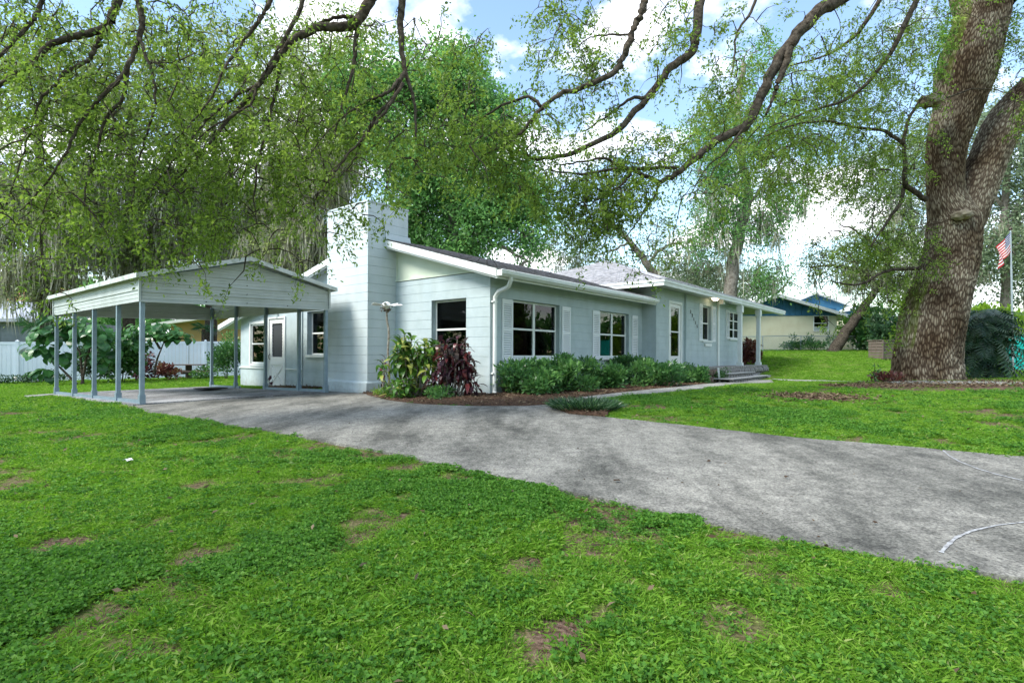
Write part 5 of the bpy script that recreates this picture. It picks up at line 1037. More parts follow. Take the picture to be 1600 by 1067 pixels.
# second and third gables further back
for (u0, u1, up, ve, vp, dd, lab) in ((1240, 1300, 1258, 476, 459, 4.5, 0), (1330, 1380, 1338, 494, 478, 2.0, 1)):
    s = (D_ + dd) / F; X0, X1, XP = [(u - 800) * s - hb.x for u in (u0, u1, up)]; ZE, ZP = [(horizon(1250) - v) * s - hb.z for v in (ve, vp)]
    slp = (ZP - ZE) / (X1 - XP) if X1 > XP else .3
    MB().prism([(X0, dd, ZP - slp * (XP - X0) - .8), (X1, dd, ZE - .8), (X1, dd, ZE - .05), (XP, dd, ZP - .05), (X0, dd, ZP - slp * (XP - X0) - .05)], (0, 3, 0)).build('gable_panel', M['blue'], nb)
    MB().prism([(X0 - .2, dd - .3, ZP - slp * (XP - X0 + .2) - .1), (XP, dd - .3, ZP - .08), (XP, dd - .3, ZP + .08), (X0 - .2, dd - .3, ZP - slp * (XP - X0 + .2) + .06)], (0, 3.4, 0)).prism([(XP, dd - .3, ZP - .08), (X1 + .4, dd - .3, ZE - .2), (X1 + .4, dd - .3, ZE - .04), (XP, dd - .3, ZP + .08)], (0, 3.4, 0)).build('upper_roof', M['trim'], nb)
s = (D_ + 2) / F; MB().box((1322 - 800) * s - hb.x, (1376 - 800) * s - hb.x, 2.05, 6, -.4, (556.5 - 496) * s - hb.z).build('side_wing', M['yellowwall'], nb)
MB().box((1362 - 800) * s - hb.x, (1374 - 800) * s - hb.x, 1.9, 2.05, -.4, (556.5 - 500) * s - hb.z).build('corner_post', M['trim'], nb)
# grey house with an orange roof behind the fence, left
q0 = at(-60, 560, 36); q0.z = g(q0.x, q0.y); nh = empty('neighbour_house', q0, math.radians(12), 'grey screened house with orange tiled roof behind the white fence at far left', 'house')
def zz_(v, d): return (550.5 - v) / F * d - q0.z
MB().box(-2, 6.5, 0, 8, 0, zz_(500, 36)).build('wall', M['greywall'], nh)
MB().hexa([(-2.6, -.6, zz_(502, 35.5)), (7.2, -.6, zz_(502, 35.5)), (7.2, 3, zz_(478, 39)), (-2.6, 3, zz_(478, 39)), (-2.6, -.6, zz_(497, 35.5)), (7.2, -.6, zz_(497, 35.5)), (7.2, 3, zz_(470, 39)), (-2.6, 3, zz_(470, 39))]).build('porch_roof', M['steelw'], nh)
MB().hexa([(-2.6, 3, zz_(480, 39)), (8.4, 3, zz_(480, 39)), (7, 8, zz_(455, 44)), (-2.6, 8, zz_(455, 44)), (-2.6, 3, zz_(473, 39)), (8.4, 3, zz_(473, 39)), (7, 8, zz_(450, 44)), (-2.6, 8, zz_(450, 44))]).build('roof', M['tile'], nh)
for x in (0, 2.1, 4.2, 6.3): MB().box(x - .05, x + .05, -.06, -.003, 0, zz_(502, 36)).build('screen_post', M['steelw'], nh)
# tan house behind the fence, seen through the carport
q0 = at(345, 560, 38); q0.z = g(q0.x, q0.y); nh = empty('neighbour_house', q0, math.radians(8), 'tan stucco house with a white roof edge seen through the carport', 'house')
MB().box(-3.2, 6, 0, 8, 0, zz_(507, 38)).build('wall', M['tan'], nh)
MB().prism([(-4.2, -.6, zz_(509, 37.4)), (0.6, -.6, zz_(492, 37.4)), (7, -.6, zz_(509, 37.4)), (7, -.6, zz_(505, 37.4)), (.6, -.6, zz_(487, 37.4)), (-4.2, -.6, zz_(505, 37.4))], (0, 9, 0)).build('roof', M['trim'], nh)
MB().prism([(-3.2, .02, zz_(507, 38)), (6, .02, zz_(507, 38)), (.6, .02, zz_(492, 38))], (0, .2, 0)).build('gable', M['tan'], nh)
# flagpole and flag
q0 = at(1583, 582, 20); q0.z = g(q0.x, q0.y); fp = empty('flagpole', q0, 0, 'thin grey flagpole standing by the teal fence', 'flagpole')
Hh = (557.5 - 360) / F * 20 - q0.z; MB().tube([(0, 0, 0), (-.05, 0, Hh * .5), (-.12, 0, Hh)], [.04, .033, .025], 8).build('pole', M['pole'], fp)
bm = bmesh.new(); bmesh.ops.create_uvsphere(bm, u_segments=10, v_segments=6, radius=.06); bmesh.ops.translate(bm, verts=bm.verts, vec=(-.12, 0, Hh + .05)); me = bpy.data.meshes.new('finial'); bm.to_mesh(me); bm.free(); link('finial', me, M['bronze'], fp)
fl = empty('flag', q0 + Vector((-.1, -.03, Hh - .08)), 0, 'red and white striped flag with blue canton hanging limply from the pole', 'flag')
nu, nv = 16, 26
def fpnt(i, j):                # i across the stripes (0-13 units), j along the fly; the cloth hangs diagonally
    s, t = i / 13, j / nv; ln = 1.15
    x = -.05 - .62 * t * (1 - .25 * s) + .06 * math.sin(t * 9 + s * 2) + (.22 * s * (1 - t)) * -.1 + .30 * (s) * (1 - t) * 0; z = -s * .72 - t * (.62) + .03 * math.sin(t * 7 + s * 3); y = .12 * math.sin(t * 10 + s * 2.5) * (.3 + t) - .05 * t
    return (x, y, z)
for k in range(13):
    V = []; j0 = 10 if k < 7 else 0
    for j in range(j0, nv + 1):
        for i in (k, k + .5, k + 1): V.append(fpnt(i, j))
    n = nv - j0; V2 = V + [(p[0], p[1] + .004, p[2]) for p in V]
    mb = MB().add(V, [(3 * a + c, 3 * a + c + 1, 3 * a + c + 4, 3 * a + c + 3) for a in range(n) for c in (0, 1)]); mb.build('stripe', M['red'] if k % 2 == 0 else M['white'], fl, smooth=True)
V = [fpnt(i, j) for j in range(11) for i in range(8)]; MB().add(V, [(8 * a + c, 8 * a + c + 1, 8 * a + c + 9, 8 * a + c + 8) for a in range(10) for c in range(7)]).build('canton', M['navy'], fl, smooth=True)
# stars (small, in nine rows)
stv = MB()
for r in range(9):
    for c in range(6 if r % 2 == 0 else 5):
        i = .7 + r * .7; j = 1 + c * 1.75 + (0 if r % 2 == 0 else .87); p = Vector(fpnt(i, j)); V = []
        for k in range(10): a = math.pi / 2 + k * math.pi / 5; rr = .020 if k % 2 == 0 else .008; V.append((p.x + rr * math.cos(a), p.y - .008, p.z + rr * math.sin(a)))
        stv.add(V, [tuple(range(10))])
tag(stv.build('stars', M['white'], fl), kind='stuff')

# ------------------------------------------------------------------ garden things
q0 = at(295, 584, 25.5); q0.z = g(q0.x, q0.y); tb = empty('garden_table', q0, .2, 'dark wooden table with built-in bench and a parasol pole by the white fence', 'table')
MB().tube([(0, 0, 0), (0, 0, .66)], .14, 8).build('pedestal', M['wood'], tb)
for i in range(5): MB().box(-.6 if i in (0, 4) else -.72, .6 if i in (0, 4) else .72, -.5 + i * .2, -.31 + i * .2, .66, .70).build('plank', M['wood'], tb)
for y in (-.85, .6): MB().box(-1.25, 1.25, y, y + .24, .36, .41).build('bench', M['wood'], tb)
MB().box(-.05, .05, -.8, .8, .26, .35).build('brace', M['wood'], tb); MB().tube([(0, 0, .6), (0, 0, 2.0)], .02, 6).build('parasol_pole', M['pole'], tb)
q0 = at(1381, 566, 27); q0.z = g(q0.x, q0.y); pb = empty('planter_box', q0, .15, 'dark slatted wooden box on the grass behind the big oak', 'planter')
for i in range(6): MB().box(-.46, .46, -.45, -.42, .02 + i * .145, .145 + i * .145).build('slat', M['wood'], pb); MB().box(-.46, -.43, -.42, .42, .02 + i * .145, .145 + i * .145).build('slat', M['wood'], pb); MB().box(.43, .46, -.42, .42, .02 + i * .145, .145 + i * .145).build('slat', M['wood'], pb); MB().box(-.46, .46, .42, .45, .02 + i * .145, .145 + i * .145).build('slat', M['wood'], pb)
for x in (-.48, .48): MB().box(x - .03, x + .03, -.50, -.455, 0, .92).build('corner_post', M['wood'], pb)
MB().box(-.5, .5, -.5, .5, .90, .94).build('rim', M['wood'], pb)
# weathered stake with a white spinner by the chimney
q0 = gp(604, 622); q0 = Vector((at(606, 0, 11.3).x, 11.3, 0)); q0.z = g(q0.x, q0.y)
stk = empty('wind_spinner', q0, 0, 'white bladed garden spinner on a gnarled stake beside the chimney', 'garden ornament')
def sz(v): return (553 - v) / F * 11.3 - q0.z
MB().tube(crm([(0, 0, 0), (.03, 0, .5), (.0, .01, .9), (.02, 0, sz(520)), (-.02, 0, sz(500)), (-.03, 0, sz(482))], 4), [.022] * 21, 6).build('stake', M['deadstalk'], stk)
zc = sz(478)
for k in range(7):
    a = k * 2 * math.pi / 7 + .3; d = Vector((math.cos(a), math.sin(a), .08)); s_ = Vector((-math.sin(a), math.cos(a), 0)); c = Vector((-.03, 0, zc))
    P = [c + d * .03 - s_ * .01, c + d * .03 + s_ * .02 + Vector((0, 0, .01)), c + d * .30 + s_ * .035 + Vector((0, 0, .02)), c + d * .33, c + d * .28 - s_ * .03 - Vector((0, 0, .01))]; MB().prism(P, (0, 0, .008)).build('blade', M['white'], stk)
MB().tube([(-.03, 0, zc - .07), (-.03, 0, zc), (-.03, 0, zc + .05), (-.03, 0, zc + .085)], [.03, .11, .09, .03], 9).build('hub', M['white'], stk)
A = np.array([(-.03, 0, zc - .05)] * 60) + RNG.normal(size=(60, 3)) * (.05, .04, .03); leaves('dry_moss', A, RNG.normal(size=(60, 3)) + (0, 0, -1), RNG.uniform(.04, .09, 60), .03, M['dry_leaf'], stk)['kind'] = 'stuff'
# litter on the lawn and driveway
for (u, v, s, m_, lab, z_) in ((202, 728, .05, 'white', 'crumpled white scrap lying on the lawn at left', .05), (459, 735, .055, 'yellow_leaf', 'fallen yellow leaf on the lawn left of the driveway', .05), (965, 760, .03, 'dry_leaf', 'curled brown leaf on the driveway nearest the lawn', .04), (1229, 754, .02, 'dry_leaf', 'small dark leaf in the middle of the driveway', .04), (1368, 828, .02, 'dry_leaf', 'tiny brown leaf on the driveway between the chalk arcs', .04), (1108, 728, .02, 'dry_leaf', 'small brown leaf on the driveway beside dark stains', .04)):
    p = gp(u, v); n = 9; V = [(0, 0, .012)] + [(math.cos(a) * s * random.uniform(.5, 1.1), math.sin(a) * s * random.uniform(.4, .9), random.uniform(0, .5) * s) for a in [k * 2 * math.pi / n for k in range(n)]]
    V += [(x, y, z + .003) for x, y, z in V]; Fc = [(0, 1 + k, 1 + (k + 1) % n) for k in range(n)] + [(n + 1, n + 2 + (k + 1) % n, n + 2 + k) for k in range(n)]
    o = MB().add(V, Fc).build('paper_scrap' if m_ == 'white' else 'fallen_leaf', M[m_]); o.location = p + Vector((0, 0, z_)); tag(o, lab, 'litter' if m_ == 'white' else 'leaf')

# ------------------------------------------------------------------ shrubs
def bush(name, label, p, rad, n, leafm, ln, wd, cat='shrub', stems=7, group=None, up=.5, shell=.45, squash=1, lump=.25, droop=0):
    p = Vector((p[0], p[1], g(p[0], p[1]) + .02)); root = empty(name, p, random.uniform(0, 6), label, cat, group)
    K = 14; cc = RNG.normal(size=(K, 3)); cc /= np.linalg.norm(cc, axis=1, keepdims=True); cc[:, 2] = np.abs(cc[:, 2]) * 1.2 - .2; cc *= np.array(rad) * (.62, .62, .60); cc[:, 2] = rad[2] * RNG.uniform(.35, 1.5, K) * (1.15 - .35 * np.hypot(cc[:, 0] / rad[0], cc[:, 1] / rad[1]))
    idx = RNG.integers(0, K, n); v = RNG.normal(size=(n, 3)); v /= np.linalg.norm(v, axis=1, keepdims=True); r = RNG.random((n, 1)) ** shell * RNG.uniform(.7, 1.15, (n, 1))
    P = cc[idx] + v * r * np.array(rad) * (.46, .46, .42); P[:, 2] = np.maximum(P[:, 2], .04)
    D = v + np.array([0, 0, up]) + RNG.normal(size=(n, 3)) * .45; o = leaves('foliage', P, D, RNG.uniform(ln * .6, ln * 1.15, n), RNG.uniform(wd * .7, wd * 1.1, n), M[leafm], root, rnd=np.clip(.5 * RNG.random(n) + .5 * RNG.random(K)[idx], 0, 1), droop=droop); o['kind'] = 'stuff'
    for k in range(stems):
        c = cc[k % K]; MB().tube([(c[0] * .15, c[1] * .15, -.03), (c[0] * .5, c[1] * .5, c[2] * .5), (c[0], c[1], c[2])], [.014, .010, .005], 5).build('stem', M['bark'], root)
    return root
HG = 'green shrubs along the front wall'
for i, (u, v, rx, hz_, dlab) in enumerate(((825, 622, .55, .50, 'leafy green shrub nearest the downspout under the first front window'), (885, 618, .55, .52, 'second green shrub along the front wall, behind the spiky grass clump'), (940, 613, .58, .54, 'green shrub between the two front windows'), (985, 606, .58, .52, 'green shrub under the second front window'),
        (1030, 609, .62, .46, 'green shrub in front of the inner wall corner'), (1075, 604, .60, .42, 'green shrub below the front door'))):
    q = gp(u, v - 3); bush('foundation_shrub', dlab, q, (rx * 1.35, rx * .95, hz_ * .78), 2400, 'shrub_leaf', .12, .055, group=HG, lump=.3)
q = gp(790, 618); bush('sapling', 'thin leafy shoot by the foot of the downspout', q, (.22, .2, .42), 160, 'shrub_leaf', .11, .045, cat='plant', stems=4)
q = gp(1106, 588); bush('foundation_shrub', 'small low shrub at the end of the row beside the porch stones', loc2w(10.0, -1.2), (.4, .4, .28), 500, 'shrub_leaf', .09, .04, group=HG)
# spiky grass clump in the driveway corner
q = gp(914, 643); root = empty('liriope_clump', q, 0, 'low clump of strappy dark grass at the bend of the driveway', 'plant'); n = 1500
a = RNG.random(n) * 6.283; r = np.sqrt(RNG.random(n)); P = np.stack([np.cos(a) * r * .46, np.sin(a) * r * .36, np.full(n, .03)], 1); D = np.stack([np.cos(a) * r * 1.0 + RNG.normal(size=n) * .4, np.sin(a) * r * 1.0 + RNG.normal(size=n) * .4, np.full(n, .95)], 1)
leaves('blades', P, D, RNG.uniform(.16, .30, n), .014, M['dark_leaf'], root, droop=.22)['kind'] = 'stuff'
n = 500; leaves('lighter_blades', P[:n], D[:n], RNG.uniform(.15, .26, n), .013, M['shrub_leaf'], root, droop=.2)['kind'] = 'stuff'  # shorter second set of blades in a lighter green

def leaf_obj_mesh(name, L, Wd, bend, mt, n=5, fold=.12):
    V = []
    for i in range(n + 1):
        t = i / n; w = Wd * .5 * math.sin(math.pi * min(1, t * .92 + .06)) ** .8; x = L * t * math.cos(bend * t); z = -L * t * math.sin(bend * t) * .8
        V += [(x, -w, z + w * fold * 2), (x, 0, z), (x, w, z + w * fold * 2)]
    me = bpy.data.meshes.new(name); me.from_pydata(V, [], [(3 * i + k, 3 * i + k + 1, 3 * i + k + 4, 3 * i + k + 3) for i in range(n) for k in (0, 1)]); me.materials.append(mt); return me
def placeleaf(name, me, parent, p, yaw, pitch, roll=0, s=1):
    o = bpy.data.objects.new(name, me); COL.objects.link(o); o.parent = parent; o.location = p; o.rotation_euler = Euler((roll, -pitch, yaw), 'XYZ'); o.scale = (s, s, s); return o
def tint(name, base, cols, tr=.2, rough=.3):
    out = []
    for i, c in enumerate(cols): out.append(mat(f'{name}_{i}', c, rough, .35, trans=tr, bump=.1, bscale=20))
    return out
def rosette(name, label, q, canes, leafms, L, Wd, per, cat='plant', spread=.3, hmin=.4, hmax=1.1, bend=1.0, clump=1):
    q = Vector((q[0], q[1], g(q[0], q[1]) + .03)); root = empty(name, q, 0, label, cat); ms = [leaf_obj_mesh('leaf', L, Wd, b, m_) for m_ in leafms for b in (bend * .6, bend, bend * 1.35)]
    for c in range(canes):
        a = random.uniform(0, 6.28); r = spread * math.sqrt(random.random()); h = random.uniform(hmin, hmax) * (1 - .25 * r / spread); x, y = r * math.cos(a), r * math.sin(a) * .7
        MB().tube([(x * .4, y * .4, -.03), (x * .8, y * .8, h * .5), (x, y, h)], [.013, .011, .009], 5).build('cane', M['deadstalk'], root)
        for k in range(per):
            t = k / per; ya = k * 2.4 + random.uniform(-.3, .3); pit = 1.25 - 1.5 * (1 - t) * 1.0 + random.uniform(-.25, .2)
            placeleaf('leaf', random.choice(ms), root, (x, y, h - .25 * (1 - t) * random.uniform(.8, 1.2)), ya, pit, random.uniform(-.4, .4), random.uniform(.7, 1.1))
    return root
pm_ = tint('ti_leaf', None, [(.035, .015, .022), (.075, .025, .035), (.13, .03, .03), (.05, .03, .02)]); vm_ = tint('croton_leaf', None, [(.06, .16, .02), (.12, .24, .03), (.32, .36, .08), (.04, .10, .015)], .3)
def at_loc(u, b):              # point on the ground seen at column u on the house line y=b
    P = Vector((CX, CY, 0)) + BV * b; t = (u - 800) / F; a = (t * P.y - P.x) / (AV.x - t * AV.y); return P + AV * a
dq = lambda u, d: Vector((at(u, 0, d).x, d, 0))
rosette('croton', 'green and yellow variegated croton bush in front of the chimney corner', dq(648, 10.6), 44, vm_, .28, .09, 13, 'shrub', .62, .25, 1.36)
rosette('croton', 'lower leafy green croton at the driveway edge left of the purple ti plant', dq(632, 10.3), 14, vm_[:2] + vm_[3:], .22, .08, 9, 'shrub', .34, .12, .55)
rosette('ti_plant', 'dense dark purple ti plant under the gable window', dq(706, 10.35), 30, pm_, .28, .075, 12, 'shrub', .42, .45, 1.26, 1.25)
rosette('ti_plant', 'single small dark purple ti plant by the house corner', dq(746, 10.45), 1, pm_[:2], .24, .05, 9, 'plant', .01, .42, .43, 1.3)
rosette('ti_plant', 'sparse reddish twiggy plant against the chimney side', dq(600, 11.25), 5, pm_[1:], .16, .05, 5, 'plant', .14, .4, 1.05, .9)
q = dq(690, 10.1); bush('ground_weeds', 'low green weeds along the driveway edge under the croton', q, (.75, .22, .12), 500, 'shrub_leaf', .10, .035, cat='plant', stems=3)
q = dq(597, 11.3); bush('ground_weeds', 'low green weeds at the base of the chimney', q, (.35, .2, .10), 200, 'variegated_leaf', .09, .03, cat='plant', stems=2)
# burgundy shrubs beyond the porch
bush('copper_shrub', 'round burgundy leaved shrub seen between the two porch posts', dq(1168, 24.5), (.72, .6, .62), 900, 'burgundy_leaf', .19, .13, stems=5)
bush('copper_shrub', 'small dark burgundy shrub on the left of the first porch post', dq(1146, 22.6), (.40, .3, .42), 420, 'burgundy_leaf', .17, .11, stems=4)
q = loc2w(-.35, 8.25); root = bush('seedling', 'leggy seedling growing in front of the white side door', q, (.12, .12, .25), 14, 'purple_leaf', .12, .08, cat='plant', stems=3)
# right-hand garden
bush('garden_shrub', 'big glossy green shrub in front of the blue-gabled house, right of the leaning tree', dq(1356, 32.6), (1.5, 1.1, 1.55), 2600, 'shrub_leaf', .34, .17, stems=8)
bush('garden_shrub', 'dark green shrub close behind the left edge of the big oak trunk', dq(1392, 30), (1.2, 1.0, 1.35), 1700, 'dark_leaf', .30, .15, stems=6)
bush('garden_shrub', 'bright green shrub touching the leaning tree trunk', dq(1335, 33.6), (1.0, .9, 1.25), 1200, 'oak_leaf_bright', .28, .13, stems=5)
bush('hedge_row', 'low green hedge at the foot of the cream wall', dq(1260, 32.5), (1.5, .6, .36), 1400, 'shrub_leaf', .17, .07, stems=6)
for i, (u, d, h) in enumerate(((1236, 33, .75), (1265, 33, .7), (1300, 33.4, .8))): bush('garden_weed', ['tall leafy stem rising above the low hedge, left', 'tall leafy stem rising above the low hedge, middle', 'tall leafy stem beside the leaning trunk'][i], dq(u, d), (.35, .3, h * .75), 90, 'shrub_leaf', .22, .1, cat='plant', stems=3)
bush('sunlit_shrub', 'sunlit yellow-green shrubbery behind the flagpole', dq(1560, 27), (1.9, 1.1, 1.5), 3200, 'yellow_leaf', .26, .12, stems=6)
bush('sunlit_shrub', 'sunlit yellow-green shrub above the teal fence at the right edge', dq(1612, 24.5), (1.5, 1.0, 1.45), 2600, 'yellow_leaf', .22, .10, stems=6)
bush('garden_shrub', 'green shrub mass directly behind the big oak trunk', dq(1500, 30), (2.2, 1.2, 1.5), 2400, 'shrub_leaf', .3, .13, stems=5)
# drooping shrub with deeply cut leaves beside the oak
q = dq(1542, 15.4); q.z = g(q.x, q.y); root = empty('selloum_bush', q, 0, 'large dark drooping bush of long cut leaves hugging the right side of the oak', 'shrub')
def cutleaf(L, Wd, m_):
    V, Fc = [(0, 0, 0)], []; n = 7
    for i in range(n):
        t = (i + .5) / n; x = L * t; w = Wd * (1 - abs(t - .35) * 1.1)
        for s in (-1, 1):
            b = len(V); V += [(x - L * .05, 0, -.10 * L * t * t), (x + L * .03, 0, -.10 * L * t * t), (x + L * .10, s * w * .6, -.12 * L * t - .03), (x + L * .13, s * w, -.20 * L * t - .10 * w)]; Fc += [(b, b + 1, b + 2), (b, b + 2, b + 3)]
    me = bpy.data.meshes.new('cut_leaf'); me.from_pydata(V, [], Fc); me.materials.append(m_); return me
dm_ = tint('selloum_leaf', None, [(.015, .045, .02), (.03, .075, .03), (.06, .11, .05), (.10, .15, .10)], .15)
cl_ = [cutleaf(L, W_, m_) for m_ in dm_ for L, W_ in ((.70, .26), (.52, .22))]
R0 = np.array([.78, .62, 2.05])
for k in range(330):
    a = random.uniform(0, 6.28); t = random.random() ** .75; z = .15 + 1.85 * t; rr = math.sqrt(max(0.02, 1 - (max(0, z - .8) / 1.35) ** 2)) * (.6 + .4 * min(1, z / .5)) * random.uniform(.45, 1)
    placeleaf('cut_leaf', random.choice(cl_), root, (math.cos(a) * .72 * rr, math.sin(a) * .6 * rr, z), a + random.uniform(-.5, .5), -.5 - .5 * (1 - t) + random.uniform(-.4, .5), random.uniform(-.5, .5), random.uniform(.6, 1.05))
for k in range(7): a = k * .9; MB().tube([(0, 0, -.05), (.15 * math.cos(a), .12 * math.sin(a), .8), (.45 * math.cos(a), .4 * math.sin(a), 1.5)], [.04, .03, .015], 6).build('stem', M['bark'], root)
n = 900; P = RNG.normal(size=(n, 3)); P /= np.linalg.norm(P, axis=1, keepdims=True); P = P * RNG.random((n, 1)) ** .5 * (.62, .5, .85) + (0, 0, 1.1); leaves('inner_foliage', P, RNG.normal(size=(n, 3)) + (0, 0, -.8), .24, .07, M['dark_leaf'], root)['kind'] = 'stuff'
# small stuff at the oak's foot
bush('leaf_tuft', 'brownish low plants in the leaf litter at the left foot of the oak', dq(1385, 13.7), (.42, .3, .14), 420, 'burgundy_leaf', .10, .05, cat='plant', stems=3)
bush('leaf_tuft', 'thin weed standing in front of the oak left of its roots', dq(1368, 13.5), (.12, .1, .34), 26, 'shrub_leaf', .09, .05, cat='plant', stems=3)
# leaf litter under the oak
n = 5200; c = dq(1440, 13.3); a = RNG.random(n) * 6.28; r = np.sqrt(RNG.random(n)); X = c.x + .05 + np.cos(a) * r * 2.7; Y = c.y - .55 + np.sin(a) * r * 1.5
n2 = 1300; c = dq(1280, 11.0); p_ = gp(1280, 622); X = np.concatenate([X, p_.x + RNG.normal(size=n2) * .42]); Y = np.concatenate([Y, p_.y + RNG.normal(size=n2) * .42]); Z = np.array([g(x, y) + random.uniform(.01, .05) for x, y in zip(X, Y)])
D = RNG.normal(size=(len(X), 3)) * (1, 1, .25); o = leaves('leaf_litter', np.stack([X, Y, Z], 1), D, RNG.uniform(.04, .09, len(X)), .028, M['dry_leaf']); tag(o, 'brown fallen leaves around the foot of the big oak', 'leaf litter', kind='stuff')
# mulch chips in the beds
def chips(poly, n, z, nm, lab):
    x0, x1 = min(p[0] for p in poly), max(p[0] for p in poly); y0, y1 = min(p[1] for p in poly), max(p[1] for p in poly); X = RNG.uniform(x0, x1, n * 4); Y = RNG.uniform(y0, y1, n * 4); k = inpoly(X, Y, poly); X, Y = X[k][:n], Y[k][:n]
    Z = np.array([g(x, y) for x, y in zip(X, Y)]) + z + RNG.random(len(X)) * .02; o = leaves(nm, np.stack([X, Y, Z], 1), RNG.normal(size=(len(X), 3)) * (1, 1, .3), RNG.uniform(.03, .09, len(X)), .025, M['dry_leaf']); tag(o, lab, 'mulch', kind='stuff')
chips(BED, 5200, .045, 'mulch_chips', 'brown bark chips in the bed along the front wall'); chips(BED3, 900, .06, 'mulch_chips', 'reddish bark chips by the side door'); chips(BED2, 500, .06, 'mulch_chips', 'bark chips round the strappy grass clump')

# left side garden
def bigleaf_shrub(name, label, u, d, blobs, nleaf, L, Wd, cols, stems):
    q = dq(u, d); q.z = g(q.x, q.y); root = empty(name, q, 0, label, 'shrub'); ms = [leaf_obj_mesh('leaf', L, Wd, b, m_, 4, .08) for m_ in cols for b in (.5, .9)]
    C_ = [(Vector(at(uu, vv, d)) - q, ru / F * d, rv / F * d, w) for uu, vv, ru, rv, w in blobs]; tot = sum(c[3] for c in C_)
    for c, ru, rv, w in C_:
        for k in range(int(nleaf * w / tot)):
            v = Vector([random.gauss(0, 1) for _ in range(3)]).normalized() * random.random() ** .5; p = c + Vector((v.x * ru, v.y * (ru + rv) * .5, v.z * rv)); ya = math.atan2(v.y - .4, v.x) + random.uniform(-.6, .6)
            placeleaf('leaf', random.choice(ms), root, p, ya, random.uniform(-.6, .15), random.uniform(-.3, .3), random.uniform(.6, 1.1))
    for L_ in stems: MB().tube([Vector(at(a, b, d)) - q for a, b in L_], [.05, .035, .02][:len(L_)] if len(L_) == 3 else .04, 6).build('stem', M['bark'], root)
    return root
gcol = tint('broad_leaf', None, [(.03, .10, .03), (.05, .15, .04), (.09, .22, .07)], .3)
bigleaf_shrub('broadleaf_shrub', 'spreading shrub of big flat green leaves in front of the white fence at left', 110, 20.5, [(60, 545, 30, 10, 1), (75, 520, 28, 14, 2), (110, 505, 35, 16, 2), (140, 520, 35, 18, 2), (90, 555, 25, 12, 1), (70, 580, 20, 6, .6), (160, 545, 20, 30, 1.5)], 240, .46, .34, gcol, [[(130, 600), (125, 550), (100, 515)], [(128, 600), (135, 560), (150, 520)], [(120, 600), (95, 575), (70, 555)]])
bigleaf_shrub('small_tree', 'small leaning tree with a flat leafy crown right of the shrubs, near the garden table', 245, 21.5, [(240, 515, 40, 14, 2), (275, 525, 25, 8, 1), (215, 530, 20, 14, 1)], 200, .36, .26, gcol, [[(240, 585), (246, 560), (256, 535)], [(256, 535), (270, 528), (290, 530)], [(250, 545), (235, 520), (220, 512)]])
bush('garden_shrub', 'dark leafy mass between the broadleaf shrub and the small tree', dq(190, 22.3), (1.0, .8, 1.15), 1800, 'shrub_leaf', .24, .12, stems=5)
bush('garden_shrub', 'dark shrub low against the fence behind the carport', dq(150, 22.6), (1.1, .8, .95), 1500, 'dark_leaf', .22, .11, stems=5)
bush('copper_shrub', 'dark red low shrub against the fence behind the carport', dq(262, 24.2), (.75, .5, .42), 700, 'burgundy_leaf', .16, .09, stems=4)
bush('copper_shrub', 'dark red taller shrub left of the small tree trunk', dq(222, 24), (.6, .5, .75), 500, 'purple_leaf', .18, .1, stems=4)
bush('hedge', 'dense clipped green hedge beside the left end of the house', dq(354, 24.8), (.95, .9, 1.15), 3000, 'shrub_leaf', .13, .08, stems=5)
bush('fence_weeds', 'grey-green weeds at the foot of the fence by the garden table', dq(318, 25), (.8, .4, .32), 500, 'shrub_leaf', .16, .07, cat='plant', stems=3)
bush('fence_weeds', 'low dark weeds at the foot of the fence at far left', dq(40, 22.7), (2.2, .4, .20), 900, 'dark_leaf', .16, .06, cat='plant', stems=3)
bush('garden_shrub', 'leafy shrub behind the white fence right of the palm', dq(140, 27.5), (1.5, 1.0, 1.5), 1800, 'shrub_leaf', .28, .13, stems=5)
# fan palms behind the fence
def fan_palm(label, u, v, d, R, n=11):
    c = at(u, v, d); q = Vector((c.x, c.y, g(c.x, c.y))); root = empty('fan_palm', q, 0, label, 'palm'); h = c.z - q.z; MB().tube([(0, 0, 0), (0, 0, h)], [.14, .10], 8).build('trunk', M['bark'], root)
    V, Fc = [], []; m_ = 15
    for k in range(m_):
        a = -1.9 + 3.8 * k / (m_ - 1); b = len(V); x0, y0 = R * .35, 0; V += [(x0, -.01, 0), (x0, .01, 0), (x0 + R * .40 * math.cos(a) * .8, R * .45 * math.sin(a) + .02, .03), (x0 + R * .65 * math.cos(a), R * .65 * math.sin(a), -.05), (x0 + R * .40 * math.cos(a) * .8, R * .45 * math.sin(a) - .02, .0)]; Fc += [(b, b + 2, b + 3, b + 4), (b, b + 1, b + 2)]
    b = len(V); V += [(0, -.012, 0), (0, .012, 0), (x0, .012, 0), (x0, -.012, 0)]; Fc.append((b, b + 1, b + 2, b + 3)); me = bpy.data.meshes.new('frond'); me.from_pydata(V, [], Fc); me.materials.append(gcol[0])
    for k in range(n): placeleaf('frond', me, root, (0, 0, h), k * 2.4, random.uniform(-.3, 1.1), random.uniform(-.8, .8), random.uniform(.8, 1.1))
fan_palm('fan palm with spread stiff leaves behind the white fence at far left', 55, 512, 25.5, 1.1)
fan_palm('small fan palm in front of the tan house seen through the carport', 318, 515, 30, .9, 9)

